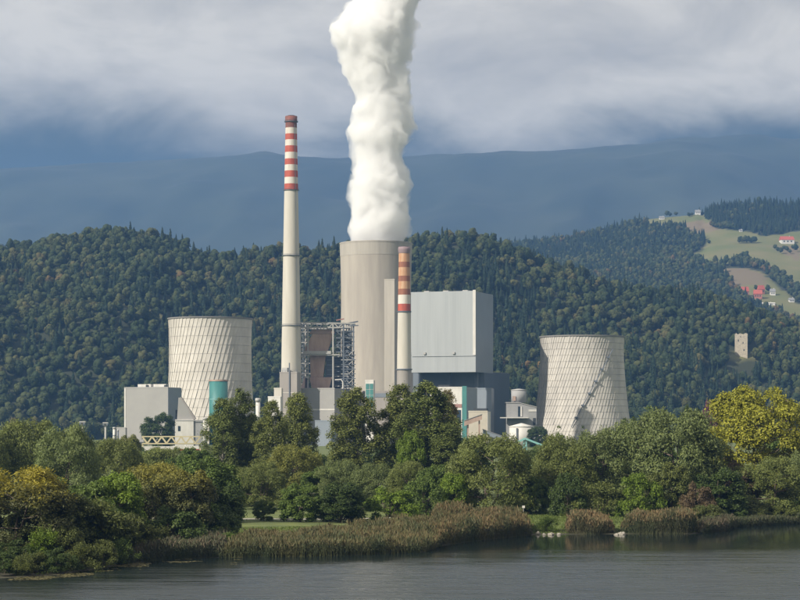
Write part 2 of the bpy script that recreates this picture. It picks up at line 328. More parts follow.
def water_mat():
    m, N, L, b = nodes('lake water')
    b.inputs['Base Color'].default_value = (0.010, 0.016, 0.015, 1); b.inputs['IOR'].default_value = 1.333
    g = N.new('ShaderNodeNewGeometry')
    def noise(scale, st, det):
        mp = N.new('ShaderNodeMapping'); mp.inputs['Scale'].default_value = st; L.new(g.outputs['Position'], mp.inputs['Vector'])
        n = N.new('ShaderNodeTexNoise'); n.inputs['Scale'].default_value = scale; n.inputs['Detail'].default_value = det; L.new(mp.outputs[0], n.inputs['Vector']); return n
    # wind: calm lee under the far bank, ripples further out, in streaks
    sp = N.new('ShaderNodeSeparateXYZ'); L.new(g.outputs['Position'], sp.inputs[0])
    wob = noise(0.020, (0.55, 2.2, 1), 4)
    sx = N.new('ShaderNodeMath'); sx.operation = 'MULTIPLY_ADD'; sx.inputs[1].default_value = -0.38; L.new(sp.outputs['X'], sx.inputs[0]); L.new(sp.outputs['Y'], sx.inputs[2])
    ad = N.new('ShaderNodeMath'); ad.operation = 'MULTIPLY_ADD'; ad.inputs[1].default_value = -95; L.new(wob.outputs['Fac'], ad.inputs[0]); L.new(sx.outputs[0], ad.inputs[2])
    mr = N.new('ShaderNodeMapRange'); mr.interpolation_type = 'SMOOTHSTEP'
    mr.inputs['From Min'].default_value = 290; mr.inputs['From Max'].default_value = 195; L.new(ad.outputs[0], mr.inputs['Value'])
    ro = N.new('ShaderNodeMapRange'); ro.inputs['To Min'].default_value = 0.06; ro.inputs['To Max'].default_value = 0.30
    L.new(mr.outputs[0], ro.inputs['Value'])
    rip = noise(0.35, (0.18, 1.6, 1), 5); rm_ = N.new('ShaderNodeMapRange'); rm_.inputs['From Min'].default_value = .3; rm_.inputs['From Max'].default_value = .7
    rm_.inputs['To Min'].default_value = .45; rm_.inputs['To Max'].default_value = 1.5; L.new(rip.outputs['Fac'], rm_.inputs['Value'])
    rx = N.new('ShaderNodeMath'); rx.operation = 'MULTIPLY'; L.new(ro.outputs[0], rx.inputs[0]); L.new(rm_.outputs[0], rx.inputs[1]); L.new(rx.outputs[0], b.inputs['Roughness'])
    n1 = noise(0.9, (0.5, 1, 1), 4); n2 = noise(0.16, (0.4, 1.2, 1), 3)
    s = N.new('ShaderNodeMath'); s.operation = 'ADD'; L.new(n1.outputs['Fac'], s.inputs[0]); L.new(n2.outputs['Fac'], s.inputs[1])
    st = N.new('ShaderNodeMapRange'); st.inputs['To Min'].default_value = 0.04; st.inputs['To Max'].default_value = 0.5
    L.new(mr.outputs[0], st.inputs['Value'])
    bn = N.new('ShaderNodeBump'); bn.inputs['Distance'].default_value = 0.35; L.new(st.outputs[0], bn.inputs['Strength']); L.new(s.outputs[0], bn.inputs['Height'])
    L.new(bn.outputs[0], b.inputs['Normal']); return m

# ------------------------------------------------------------------ terrain
_sh = [(-54, 266), (-47, 272), (-39, 297), (-29.6, 307), (-11, 310), (4, 320), (7.5, 338), (17, 356), (25, 368), (37.5, 371), (54, 371), (62, 380), (67.7, 398), (83, 411)]
SHX = np.array([-7000, -260, -120] + [p[0] for p in _sh] + [140, 300, 7000]); SHY = np.array([150, 190, 236] + [p[1] for p in _sh] + [435, 470, 520])
def shore(x): return np.interp(x, SHX, SHY)
def ground_z(x, y):
    x = np.asarray(x, float); y = np.asarray(y, float)
    s = shore(x) + 1.6 * fbm(x / 5, y / 5, 3)
    d = y - s
    z = np.where(d > 0, 1.5 * sstep(d / 30) + 0.15 * np.clip(d, 0, 2) / 2, -2.2 * sstep(-d / 14) )
    z = z + 2.5 * sstep((y - 550) / 700) + np.where(d > 15, 0.35 * fbm(x / 14, y / 14, 9), 0)
    near = 19.2 * (1 - sstep((y + 10) / 70)) ** 1.2
    return np.where(y < 90, np.maximum(z, near - 2.2), z)

def grid_mesh(name, xs, ys, zf, mat, attrs=None):
    X, Yg = np.meshgrid(xs, ys); Z = zf(X, Yg); nx, ny = len(xs), len(ys)
    V = np.stack([X.ravel(), Yg.ravel(), Z.ravel()], 1)
    i, j = np.meshgrid(np.arange(nx - 1), np.arange(ny - 1)); a = (j * nx + i).ravel()
    Fq = np.stack([a, a + 1, a + nx + 1, a + nx], 1)
    at = {k: ('POINT', f(X, Yg).ravel()) for k, f in (attrs or {}).items()}
    return np_mesh(name, V, Fq, mat, True, at)
def cat_(*a): return np.unique(np.concatenate(a))
gx = cat_(np.linspace(-6900, -450, 16), np.linspace(-440, -130, 32), np.linspace(-130, 160, 200), np.linspace(170, 440, 28), np.linspace(460, 6900, 16))
gy = cat_(np.linspace(-580, -60, 8), np.linspace(-50, 90, 24), np.linspace(100, 240, 12), np.linspace(242, 460, 170), np.linspace(465, 700, 40), np.linspace(720, 2000, 30), np.linspace(2200, 11000, 14))
link('ground', grid_mesh('ground', gx, gy, ground_z, ground_mat()), kind='structure')
link('lake', np_mesh('lake', [(-6900, 20, 0), (6900, 20, 0), (6900, 560, 0), (-6900, 560, 0)], [(0, 1, 2, 3)], water_mat()), kind='structure')

# wooded front hills: silhouette row (tree tops) per photo column gives the ridge, the slope runs down to the plain
HX = [-400, -150, 0, 40, 80, 120, 150, 180, 200, 225, 250, 280, 340, 400, 440, 460, 480, 500, 520, 540, 560, 580, 600, 620, 640, 660, 680, 700, 720, 740, 760, 780, 800, 950, 1200]
HYS = [275, 250, 243, 238, 232, 228, 232, 241, 249, 251, 248, 245, 243, 236, 231, 229, 233, 239, 246, 254, 262, 270, 277, 283, 287, 288, 286, 290, 294, 301, 308, 315, 322, 350, 380]
H0, H1 = 1860.0, 2420.0
def pxof(x, y): return CX + x / np.maximum(y, 1) * F
def hill_z(x, y):
    px = pxof(x, y); t = np.clip((y - H0) / (H1 - H0), -0.2, 1.6)
    sil = np.interp(px, HX, HYS) + 12                         # trees stand on top of it
    rz = CZ + (HY - sil) / F * H1
    prof = np.where(t < 1, np.sign(t) * np.abs(t) ** 0.85, 1 - 0.5 * (t - 1) ** 1.5)
    w = np.sin(np.pi * np.clip(t, 0, 1)) ** 0.8
    nz = 170 * fbm(x / 230 + 3.3, y / 420, 21, 2) + 34 * fbm(x / 95, y / 120 + 7, 31, 3)
    spur = 34 * np.exp(-((px - 105 - 90 * (t - .45)) / 55) ** 2) * np.exp(-((t - 0.42) / 0.2) ** 2)
    return -8 + (rz + 8) * prof + w * (nz + spur)
def hill_meadow(x, y):
    px = pxof(x, y); py = HY - (hill_z(x, y) - CZ) / y * F
    line = np.interp(px, [70, 95, 125, 150, 168, 175], [296, 297, 304, 313, 321, 326])
    m = ((np.abs(py - line) < 2.6) & (px > 92) & (px < 172) & (y < 2330)).astype(float)
    c = ((px - 741) / 16) ** 2 + ((py - 357) / 4.5) ** 2
    return np.maximum(m, (c < 1).astype(float))
hx = np.linspace(-1500, 1500, 260); hy = np.linspace(1780, 3000, 120)
link('hill', grid_mesh('hill', hx, hy, hill_z, hill_mat('forest floor', True), {'meadow': hill_meadow, 'field': lambda x, y: 0 * x}), kind='structure')

# far hill with meadows
FX = [300, 420, 500, 520, 560, 600, 640, 665, 690, 700, 712, 730, 760, 800, 900, 1100]
FYS = [300, 262, 243, 241, 238, 229, 219, 216, 214, 212, 206, 203, 201, 203, 210, 240]
FH0, FH1 = 3250.0, 4500.0
def far_z(x, y):
    px = pxof(x, y); t = np.clip((y - FH0) / (FH1 - FH0), -0.3, 2)
    sil = np.interp(px, FX, FYS) + np.where((px > 645) & (px < 700), 1.0, 4.0)
    low = np.interp(px, [400, 560, 800, 1000], [330, 320, 345, 380])
    py = low + (sil - low) * np.where(t < 1, np.sign(t) * np.abs(t) ** 0.9, 1)
    z = CZ + (HY - py) / F * y
    z = np.where(t > 1, (CZ + (HY - sil) / F * FH1) - (t - 1) * 260, z)
    return z + np.sin(np.pi * np.clip(t, 0, 1)) * (30 * fbm(x / 330, y / 420, 5, 3))
MEAD = [[(640, 219), (662, 214), (700, 213), (716, 228), (748, 231), (765, 236), (800, 230), (800, 290), (776, 272), (752, 262), (742, 258), (728, 264), (712, 266), (698, 262), (690, 256), (704, 247), (706, 240), (690, 236), (684, 229), (664, 228), (650, 225)],
        [(722, 268), (745, 268), (762, 272), (772, 282), (800, 305), (800, 325), (760, 306), (742, 296), (728, 280)]]
FIELD = [[(668, 226), (700, 220), (730, 227), (700, 234), (682, 232)], [(722, 268), (745, 268), (762, 274), (768, 284), (735, 286)], [(770, 246), (800, 246), (800, 262)]]
def inpoly(px, py, poly):
    r = np.zeros(np.shape(px), bool); n = len(poly)
    for i in range(n):
        (x1, y1), (x2, y2) = poly[i], poly[(i + 1) % n]
        c = ((y1 > py) != (y2 > py)) & (px < (x2 - x1) * (py - y1) / ((y2 - y1) + 1e-9) + x1)
        r ^= c
    return r
def far_py(x, y): return HY - (far_z(x, y) - CZ) / y * F
def far_meadow(x, y):
    px, py = pxof(x, y) + 5 * fbm(x / 60, y / 60, 77), far_py(x, y) + 3 * fbm(x / 60, y / 60, 78); px, py = np.where(px > 798, 798, px), py
    return sum(inpoly(px, py, p).astype(float) for p in MEAD).clip(0, 1)
def far_field(x, y):
    px, py = pxof(x, y), far_py(x, y)
    return sum(inpoly(px, py, p).astype(float) for p in FIELD).clip(0, 1)
fx = np.linspace(-300, 1900, 240); fy = np.linspace(3050, 5200, 260)
link('far_hill', grid_mesh('far_hill', fx, fy, far_z, hill_mat('far hill land', True), {'meadow': far_meadow, 'field': far_field}), kind='structure')

# mountain whose crest reaches the cloud base
MX = [-400, 0, 100, 180, 240, 262, 290, 330, 420, 500, 560, 640, 680, 720, 760, 800, 1200]
MYS = [172, 169, 164, 160, 155, 153, 155, 158, 156, 153, 150, 145, 139, 138, 134, 140, 150]
MY0, MY1 = 5800.0, 9300.0
def mt_z(x, y):
    px = pxof(x, y); t = np.clip((y - MY0) / (MY1 - MY0), 0, 1.3)
    rz = CZ + (HY - np.interp(px, MX, MYS)) / F * MY1
    prof = np.where(t < 1, sstep(t) * 0.6 + 0.4 * t, 1 - (t - 1) * 0.8)
    w = np.sin(np.pi * np.clip(t, 0, 1))
    ridg = np.abs(fbm(x / 900, y / 1700, 41, 4)) * -520 + 60
    return -40 + (rz + 40) * prof + w * ridg + 26 * fbm(x / 160, y / 160, 50, 3) * np.clip(t, 0, 1)
mx_ = np.linspace(-4200, 4200, 260); my_ = np.linspace(5700, 10200, 130)
link('mountain', grid_mesh('mountain', mx_, my_, mt_z, mountain_mat()), kind='structure')

# ------------------------------------------------------------------ leaves, trees
def unit(v): return v / np.maximum(np.linalg.norm(v, axis=-1, keepdims=True), 1e-9)
def leaf_quads(C, Nn, size, aspect, g, droop=0.0):
    n = len(C); up = g.normal(size=(n, 3)); up[:, 2] -= droop
    T = unit(np.cross(Nn, up)); B = unit(np.cross(Nn, T))
    if droop: # long axis hangs down
        B = unit(B * 0.5 + np.array([0, 0, -droop]) + 0.3 * g.normal(size=(n, 3))); T = unit(np.cross(B, Nn))
    s = size * g.uniform(0.65, 1.35, (n, 1)); a = s * aspect
    V = np.stack([C - T * a * .5 , C - B * s * .5 + T * a * .1, C + T * a * .5, C + B * s * .55], 1).reshape(-1, 3)
    return V, np.arange(4 * n).reshape(n, 4)

def crown(seed, H, R, zb, shape, nl, lr, nleaf, size, aspect=0.6, droop=0.0, squash=1.0, surf_bias=0.6, sparse=0.0, jit=0.55):
    """leafy crown: many leaf clumps (lobes) through an uneven envelope; returns verts, faces, attributes and lobe centres"""
    g = np.random.default_rng(seed)
    zs = g.uniform(0, 1, nl * 6); rad = np.array([shape(z) for z in zs])
    keep = g.uniform(0, 1, nl * 6) < (rad / rad.max()) ** 0.8; zs, rad = zs[keep][:nl], rad[keep][:nl]; n = len(zs)
    th = g.uniform(0, 2 * np.pi, n); rr = rad * np.maximum(g.uniform(0, 1, n) ** (1 - surf_bias), 0.1) 
    env = 1 + 0.22 * np.sin(2 * th + seed) + 0.14 * np.sin(3 * th + 2 * seed + 4 * zs)
    L = np.stack([rr * R * env * np.cos(th), rr * R * env * np.sin(th), zb + zs * (H - zb)], 1)
    lrad = g.uniform(*lr, n)
    L[:, 2] = np.clip(L[:, 2] - lrad * 0.55 * (zs > .8), zb * 0.8, None)
    per = np.maximum((nleaf * lrad ** 2 / (lrad ** 2).sum()).astype(int), 6)
    C, Nn = [], []
    for c, r, k in zip(L, lrad, per):
        d = unit(g.normal(size=(k, 3))); d[:, 2] = np.where(d[:, 2] < -0.35, -d[:, 2], d[:, 2])
        d = unit(d)
        q = r * (g.uniform(0.25, 1.0, (k, 1)) ** 0.4) * (1 + 0.35 * g.normal(size=(k, 1)) * jit)
        w = d * q; w[:, 2] *= squash
        C.append(c + w); Nn.append(unit(d * 0.75 + g.normal(size=(k, 3)) * jit + np.array([0, 0, 0.25])))
    C = np.concatenate(C); Nn = np.concatenate(Nn)
    C[:, 2] = np.maximum(C[:, 2], 0.05)
    if sparse:
        k = (fbm(C[:, 0] * 0.9 + 7, C[:, 2] * 0.9 + C[:, 1], seed) + 0.5) > sparse; C, Nn = C[k], Nn[k]
    V, Fq = leaf_quads(C, Nn, size, aspect, g, droop)
    hgt = (C[:, 2] - zb) / (H - zb) + 0.1 * g.normal(size=len(C))
    return V, Fq, {'rnd': ('FACE', g.uniform(0, 1, len(C))), 'hgt': ('FACE', hgt)}, L, lrad

def tubes(chains, n=7):
    V, Fc = [], []
    for pts, r0, r1 in chains:
        pts = np.asarray(pts, float); k = len(pts); b = len(V)
        for i, p in enumerate(pts):
            d = unit((pts[min(i + 1, k - 1)] - pts[max(i - 1, 0)])[None])[0]
            a = unit(np.cross(d, [0.3, 1, 0.1])[None])[0]; c = np.cross(d, a); r = r0 + (r1 - r0) * i / (k - 1)
            V += [p + r * (math.cos(2 * math.pi * j / n) * a + math.sin(2 * math.pi * j / n) * c) for j in range(n)]
        Fc += [(b + i * n + j, b + i * n + (j + 1) % n, b + (i + 1) * n + (j + 1) % n, b + (i + 1) * n + j) for i in range(k - 1) for j in range(n)]
    return np.array(V), np.array(Fc)
def trunk_mesh(name, H, zb, L, r, seed, stems=1, nlimb=14):
    g = np.random.default_rng(seed); ch = []
    tops = []
    for s in range(stems):
        ox, oy = (g.normal(size=2) * (0.0 if stems == 1 else r * 1.6)); lean = g.normal(size=2) * (0.04 if stems == 1 else 0.14) * H
        zt = H * (0.8 if stems == 1 else 0.7)
        pts = [(ox + lean[0] * t ** 1.5 + 0.1 * g.normal(), oy + lean[1] * t ** 1.5 + 0.1 * g.normal(), -0.4 + t * zt) for t in np.linspace(0, 1, 7)]
        ch.append((pts, r / math.sqrt(stems), r * 0.15)); tops.append(np.array(pts))
    for i in g.permutation(len(L))[:nlimb]:
        tk = tops[g.integers(stems)]; q = L[i]
        j = int(np.clip(np.searchsorted(tk[:, 2], q[2] * 0.6), 1, 5)); a = tk[j]
        m = (a + q) / 2 + np.array([0, 0, -0.05 * H]) * 0.6
        ch.append(([a, m, q], r * 0.3, r * 0.06))
    V, Fq = tubes(ch); return np_mesh(name, V, Fq, None, True)

dome = lambda z: math.sqrt(max(0.02, 1 - (abs(z - 0.42) / 0.62) ** 2.2))
low_dome = lambda z: math.sqrt(max(0.02, 1 - (z / 1.02) ** 2.2))
pop = lambda z: (0.62 + 0.38 * math.sin(math.pi * min(1, z * 0.9 + 0.1))) * math.sqrt(max(0.05, 1 - max(0, (z - 0.55) / 0.47) ** 2.4))
cone = lambda z: max(0.06, 1 - z) ** 0.8
PROTO = {}
def proto(key, H, R, zb, shape, nl, lr, nleaf, size, trunk_r, seed, stems=1, nlimb=14, **kw):
    V, Fq, at, L, lrad = crown(seed, H, R, zb, shape, nl, lr, nleaf, size, **kw)
    me = np_mesh('crown', V, Fq, L_['green'], False, at)
    PROTO[key] = (me, trunk_mesh('trunk', H, zb, L, trunk_r, seed + 1, stems, nlimb), float(np.percentile(V[:, 2], 99.5)), float(np.percentile(np.abs(V[:, :2]), 95.5)))
    PROTO[key][1].materials.append(M['bark'])
for i in range(3):
    proto(f'willow{i}', 14, 7.2, 0.5, dome, 140, (1.0, 2.1), 40000, 0.44, 0.42, 100 + i, stems=3, aspect=0.36, droop=0.4, squash=1.05, surf_bias=0.85, jit=0.34)
for i in range(3):
    proto(f'round{i}', 12, 5.2, 0.5, dome, 96, (0.8, 1.6), 28000, 0.36, 0.30, 120 + i, aspect=0.75, surf_bias=0.82, jit=0.42)
for i in range(3):
    proto(f'poplar{i}', 26, 4.3, 1.5, pop, 230, (0.6, 1.3), 42000, 0.31, 0.36, 140 + i, nlimb=50, aspect=0.8, squash=1.5, surf_bias=0.62, jit=0.55, sparse=0.33)
for i in range(3):
    proto(f'bush{i}', 6, 4.0, 0.1, low_dome, 46, (0.55, 1.25), 13000, 0.30, 0.14, 160 + i, stems=4, aspect=0.6, surf_bias=0.84, jit=0.42)
for i in range(2):
    proto(f'weed{i}', 4, 2.6, 0.05, low_dome, 34, (0.4, 0.95), 7000, 0.30, 0.07, 180 + i, stems=5, aspect=0.3, droop=0.15, squash=1.5, surf_bias=0.6, jit=0.8, sparse=0.2)
for i in range(1):
    proto('spire0', 14, 2.6, 0.8, cone, 80, (0.5, 1.0), 9000, 0.38, 0.22, 195, aspect=0.4, surf_bias=0.8, jit=0.6)

proto('great0', 25, 11.5, 2.5, dome, 190, (1.3, 2.6), 44000, 0.50, 0.6, 215, aspect=0.75, surf_bias=0.86, jit=0.42, nlimb=60)
def tree(px, top, wpx, Y, kind, leaf, label, name='tree', cat='tree', group=None, rot=None, bark='bark', zoff=0.0):
    cme, tme, H, R = PROTO[kind]; x = XW(px, Y); z0 = float(ground_z(x, Y)) + zoff
    h = ZW(top, Y) - z0; w = wpx / F * Y
    o = thing(name, label, cat, (x, Y, z0 - 0.05), random.uniform(0, 6.28) if rot is None else rot, group)
    o.scale = (w / (2 * R) , w / (2 * R), h / H)
    for nm, me, mt in (('crown', cme, L_[leaf]), ('trunk', tme, M[bark])):
        c = link(nm, me, o); c.material_slots[0].link = 'OBJECT'; c.material_slots[0].material = mt
    return o

# ------------------------------------------------------------------ the power station
A = math.radians(20)                                 # the plant stands turned 20 degrees
GP = 4.0
def rotdims(xl, xc, xr, Y):
    tl, tc, tr = (xl - CX) / F, (xc - CX) / F, (xr - CX) / F; Xc = tc * Y
    w = (Xc - tl * Y) / (math.cos(A) + tl * math.sin(A)); d = (tr * Y - Xc) / (math.sin(A) - tr * math.cos(A))
    return Xc, w, d
def block(name, label, cat, xl, xc, xr, Y, ytop, mat, side=None, roof=None, z0=None, ybot=None, parapet=True, part='wall'):
    """building turned with the plant: origin at its near corner, x right, y back; front from column xl to xc, right side to xr"""
    Xc, w, d = rotdims(xl, xc, xr, Y)
    zb = float(ground_z(Xc, Y)) - 0.3 if ybot is None else ZW(ybot, Y)
    h = ZW(ytop, Y) - zb
    o = thing(name, label, cat, (Xc, Y, zb), -A)
    MB().box(-w, 0, 0, d, 0, h).build(part, mat, o)
    if side: MB().box(0.003, 0.12, 0.02, d - .02, 0.1, h - 0.1).build('side_tone', side, o)  # thin sheet over the right face; slate and navy ones paint its shade
    rf = roof or M['roof_grey']
    MB().box(-w + .3, -.3, .3, d - .3, h, h + 0.25).build('roof', rf, o)
    if parapet:
        p = MB(); p.box(-w - .12, .12, -.12, .25, h - .4, h + .55); p.build('parapet', mat, o)
    return o, w, d, h

def bands(o, prof, edges, mats, name='band', n=40, eps=0.03):
    for (z0, z1), mt in zip(edges, mats):
        r0, r1 = np.interp([z0, z1], [p[1] for p in prof], [p[0] for p in prof])
        MB().lathe([(r0 + eps, z0), (r1 + eps, z1)], n, cap=False).build(name, mt, o, smooth=True)

# tall chimney
Y = 1440.; s = Y / F; cxp = 291.2
bz = float(ground_z(XW(cxp, Y), Y)) - .3
Zc = lambda py: ZW(py, Y) - bz
o = thing('chimney', 'tall slender cream chimney with red and white striped top', 'chimney', (XW(cxp, Y), Y, bz), 0)
prof = [(10.6 * s, 0), (10.0 * s, Zc(372)), (9.2 * s, Zc(326)), (8.1 * s, Zc(256)), (6.9 * s, Zc(190)), (5.6 * s, Zc(120)), (5.6 * s, Zc(117))]
MB().lathe(prof, 48).build('shaft', M['concrete'], o, smooth=True)
ed = [128, 134, 140, 146, 152.5, 159, 165, 171, 177.5, 184, 190]
bands(o, prof, [(Zc(b), Zc(a)) for a, b in zip(ed[:-1], ed[1:])], [M['white_band'], M['red']] * 5)
bands(o, prof, [(Zc(128), Zc(122.4))], [M['red_brown']])
MB().lathe([(6.0 * s, Zc(122)), (6.1 * s, Zc(116.4)), (5.0 * s, Zc(116.4)), (4.6 * s, Zc(119))], 40, cap=False).build('cap', M['red_brown'], o, smooth=True)
for yy, rr in ((122, 6.9), (190.5, 8.0), (256, 9.2), (326, 10.1)):
    g = MB().lathe([(rr * s - 1.2, Zc(yy)), (rr * s, Zc(yy)), (rr * s, Zc(yy) + .35), (rr * s - 1.2, Zc(yy) + .35)], 40, cap=False).build('gallery', M['steel_dark'], o)
    MB().lathe([(rr * s, Zc(yy) + 1.2), (rr * s, Zc(yy) + 1.35), (rr * s - .1, Zc(yy) + 1.35)], 40, cap=False).build('railing', M['steel_dark'], g)
MB().bar((6.2 * s, -6.8 * s, Zc(330)), (3.8 * s, -4.6 * s, Zc(125)), 0.12).build('ladder', M['steel_dark'], o)
MB().lathe([(3.9 * s, Zc(118.5)), (3.9 * s, Zc(115.6))], 24).build('flue', M['dark'], o)

# concrete block round the chimney foot
o, w, d, h = block('chimney_base_building', 'grey beige concrete block around the foot of the tall chimney', 'building', 279.6, 297.0, 300.6, 1422., 372.5, M['concrete_dull'])
for zz in (0.45, 0.72): MB().box(-w - .15, .15, -.16, -.01, h * zz, h * zz + .5).build('ledge', M['concrete'], o)
MB().bar((-w * .42, -.5, h * .3), (-w * .42, -.5, h + 7), 0.35).build('vent_pipe', M['steel_dark'], o)
for xx in np.linspace(-w, 0, 7): MB().bar((xx, -.1, h + .5), (xx, -.1, h + 1.7), .09).build('rail_post', M['steel_dark'], o)
MB().bar((-w, -.1, h + 1.7), (0, -.1, h + 1.7), .09).build('handrail', M['steel_dark'], o)
MB().box(-w + 1, -w + 5, 2, 6, h + .25, h + 3.6).build('roof_unit', M['steel_pale'], o)
block('annex_building', 'low pale annex stepping down left of the tall chimney foot', 'building', 268., 280.5, 282.5, 1405., 397, M['white'])
block('annex_building', 'pale upright annex pressed against the left of the chimney foot', 'building', 274., 281.5, 283., 1412., 388.5, M['concrete'])

# short chimney
Y = 1400.; s = Y / F; cxp = 404.2
bz = float(ground_z(XW(cxp, Y), Y)) - .3
o = thing('chimney', 'shorter chimney with rust stained orange and white bands in front of large tower', 'chimney', (XW(cxp, Y), Y, bz), 0)
prof = [(7.6 * s, 0), (7.3 * s, Zc(370)), (6.4 * s, Zc(312)), (5.4 * s, Zc(254)), (5.3 * s, Zc(248))]
MB().lathe(prof, 40).build('shaft', M['concrete'], o, smooth=True)
bands(o, prof, [(0.2, Zc(370))], [M['concrete_dull']], name='lower_shaft')
ed = [253.5, 262, 267.5, 276, 281.5, 289, 295, 304, 311.5]
bands(o, prof, [(Zc(b), Zc(a)) for a, b in zip(ed[:-1], ed[1:])], [M['rust_band'], M['rust_brown'], M['rust_band'], M['rust_brown'], M['rust_band'], M['rust_brown'], M['white_band'], M['red']])
MB().lathe([(5.7 * s, Zc(253.3)), (6.2 * s, Zc(250)), (5.9 * s, Zc(247)), (4.6 * s, Zc(247)), (4.4 * s, Zc(249))], 36, cap=False).build('cap', surf('sooty purple grey cap', (0.26, 0.19, 0.20), rough=.8), o, smooth=True)
MB().lathe([(4.0 * s, Zc(249)), (4.0 * s, Zc(246.4))], 24).build('flue', M['dark'], o)
for yy, rr in ((312.3, 7.2), (370, 8.1)):
    MB().lathe([(rr * s - 1, Zc(yy)), (rr * s, Zc(yy)), (rr * s, Zc(yy) + .8), (rr * s - 1, Zc(yy) + .8)], 36, cap=False).build('gallery', M['steel_dark'], o)

# large cooling tower
Y = 1660.; s = Y / F; cxp = 376.
bz = float(ground_z(XW(cxp, Y), Y)) - .3
o = thing('cooling_tower', 'large smooth beige concrete cooling tower with steam rising from its mouth', 'cooling tower', (XW(cxp, Y), Y, bz), 0)
prof = [(r * s, Zc(y)) for r, y in ((51, 446), (47, 425), (43, 405), (39.5, 385), (37.2, 365), (35.8, 345), (35.1, 325), (34.9, 305), (35.1, 285), (35.5, 265), (35.9, 250), (36.1, 244.5))]
MB().lathe(prof, 96, cap=False).build('shell', M['concrete_big'], o, smooth=True)
MB().lathe([(r - 1.0, z) for r, z in prof[4:]], 96, cap=False).build('inner_shell', M['rim'], o, smooth=True)
bands(o, prof, [(Zc(257), Zc(244.6))], [M['concrete_band']], name='crown_band', n=96, eps=.12)
MB().lathe([(36.3 * s, Zc(244.6)), (36.5 * s, Zc(244.6)), (36.5 * s, Zc(243.4)), (34.7 * s, Zc(243.4)), (34.7 * s, Zc(244.6))], 96, cap=False).build('rim', M['concrete_band'], o)
BIGTOWER = (XW(cxp, Y), Y)
# lift shaft before it
block('lift_shaft', 'narrow pale concrete lift shaft standing before the large cooling tower', 'tower', 384.2, 394.5, 397.2, 1560., 279.5, M['concrete_band'])

# panelled cooling towers
def panel_tower(cxp, Y, label, pts, ytop, N, rings, shear, mat, saw, stair=None):
    s = Y / F; bz = float(ground_z(XW(cxp, Y), Y)) - .3; zc = lambda py: ZW(py, Y) - bz
    o = thing('cooling_tower', label, 'cooling tower', (XW(cxp, Y), Y, bz), 0)
    zz = [zc(y) for r, y in pts][::-1]; rr = [r * s for r, y in pts][::-1]
    R = lambda z: float(np.interp(z, zz[:], rr[:])) if zz[0] < zz[-1] else float(np.interp(z, zz[::-1], rr[::-1]))
    zs = np.linspace(0, zc(ytop), 40)
    MB().lathe([(R(z) - 0.45, z) for z in zs], 96, cap=False).build('back_shell', M['panel_back'], o, smooth=True)
    MB().lathe([(R(z) - 0.95, z) for z in zs], 96, cap=False).build('inner_shell', M['rim'], o, smooth=True)
    lev = np.linspace(0.5, zc(ytop) - 0.9, rings + 1)
    for k in range(rings):
        z0, z1 = lev[k], lev[k + 1] - 0.18; m = MB(); g = np.random.default_rng(k + N)
        for i in range(N):
            j = g.normal() * 0.06
            def pt(f, z, dr):
                a = 2 * math.pi * (i + f) / N + shear * (z - lev[0]) ; r = R(z) + dr + j
                return (r * math.cos(a), r * math.sin(a), z)
            e = 0.016
            m.add([pt(e, z0, 0), pt(1 - e, z0, saw), pt(1 - e, z1, saw), pt(e, z1, 0), pt(e, z0, -.5), pt(1 - e, z0, -.5), pt(1 - e, z1, -.5), pt(e, z1, -.5)],
                  [(0, 1, 2, 3), (1, 5, 6, 2), (4, 0, 3, 7), (3, 2, 6, 7), (0, 4, 5, 1)])
        m.build('panel_ring', mat, o)
    zt = zc(ytop)
    MB().lathe([(R(zt) + .1, zt - 1.1), (R(zt) + .8, zt - 0.9), (R(zt) + .8, zt), (R(zt) - 1.2, zt), (R(zt) - 1.2, zt - 1)], 96, cap=False).build('rim', M['rim'], o)
    if stair:
        (xa, ya), (xb, yb) = stair; st = MB(); prev = None; nseg = 26; lands = []
        for k in range(nseg + 1):
            px, py = xa + (xb - xa) * k / nseg, ya + (yb - ya) * k / nseg
            z = zc(py); X = (px - cxp) * s; r = R(z) + 1.4; yv = -math.sqrt(max(r * r - X * X, 1)); q = (X, yv, z)
            if prev: st.bar(prev, q, .3, .25)
            if k % 4 == 3: lands.append(q)
            prev = q
        st.build('stair', M['steel_dark'], o)
        for q in lands: MB().box(q[0] - 1.3, q[0] + 1.3, q[1] - .8, q[1] + .6, q[2] - .2, q[2] + 1.0).build('landing', M['steel_dark'], o)
    return o
panel_tower(210.2, 1560., 'white cooling tower clad in slanted panels left of the tall chimney',
            [(41.7, 318), (40.8, 330), (40.6, 348), (40.9, 370), (41.6, 390), (43, 410), (46, 432), (48, 452)], 318.5, 60, 14, 0.0078, M['panel_a'], 0.34)
panel_tower(582., 1540., 'panelled cooling tower flaring at its base with a diagonal stair, right of the grey halls',
            [(41.7, 336), (41.2, 350), (41.6, 365), (42.7, 380), (44.3, 397), (46.2, 413), (49, 430), (52, 452)], 336.5, 88, 17, 0.0095, M['panel_b'], 0.30, ((609.5, 350), (567, 427)))

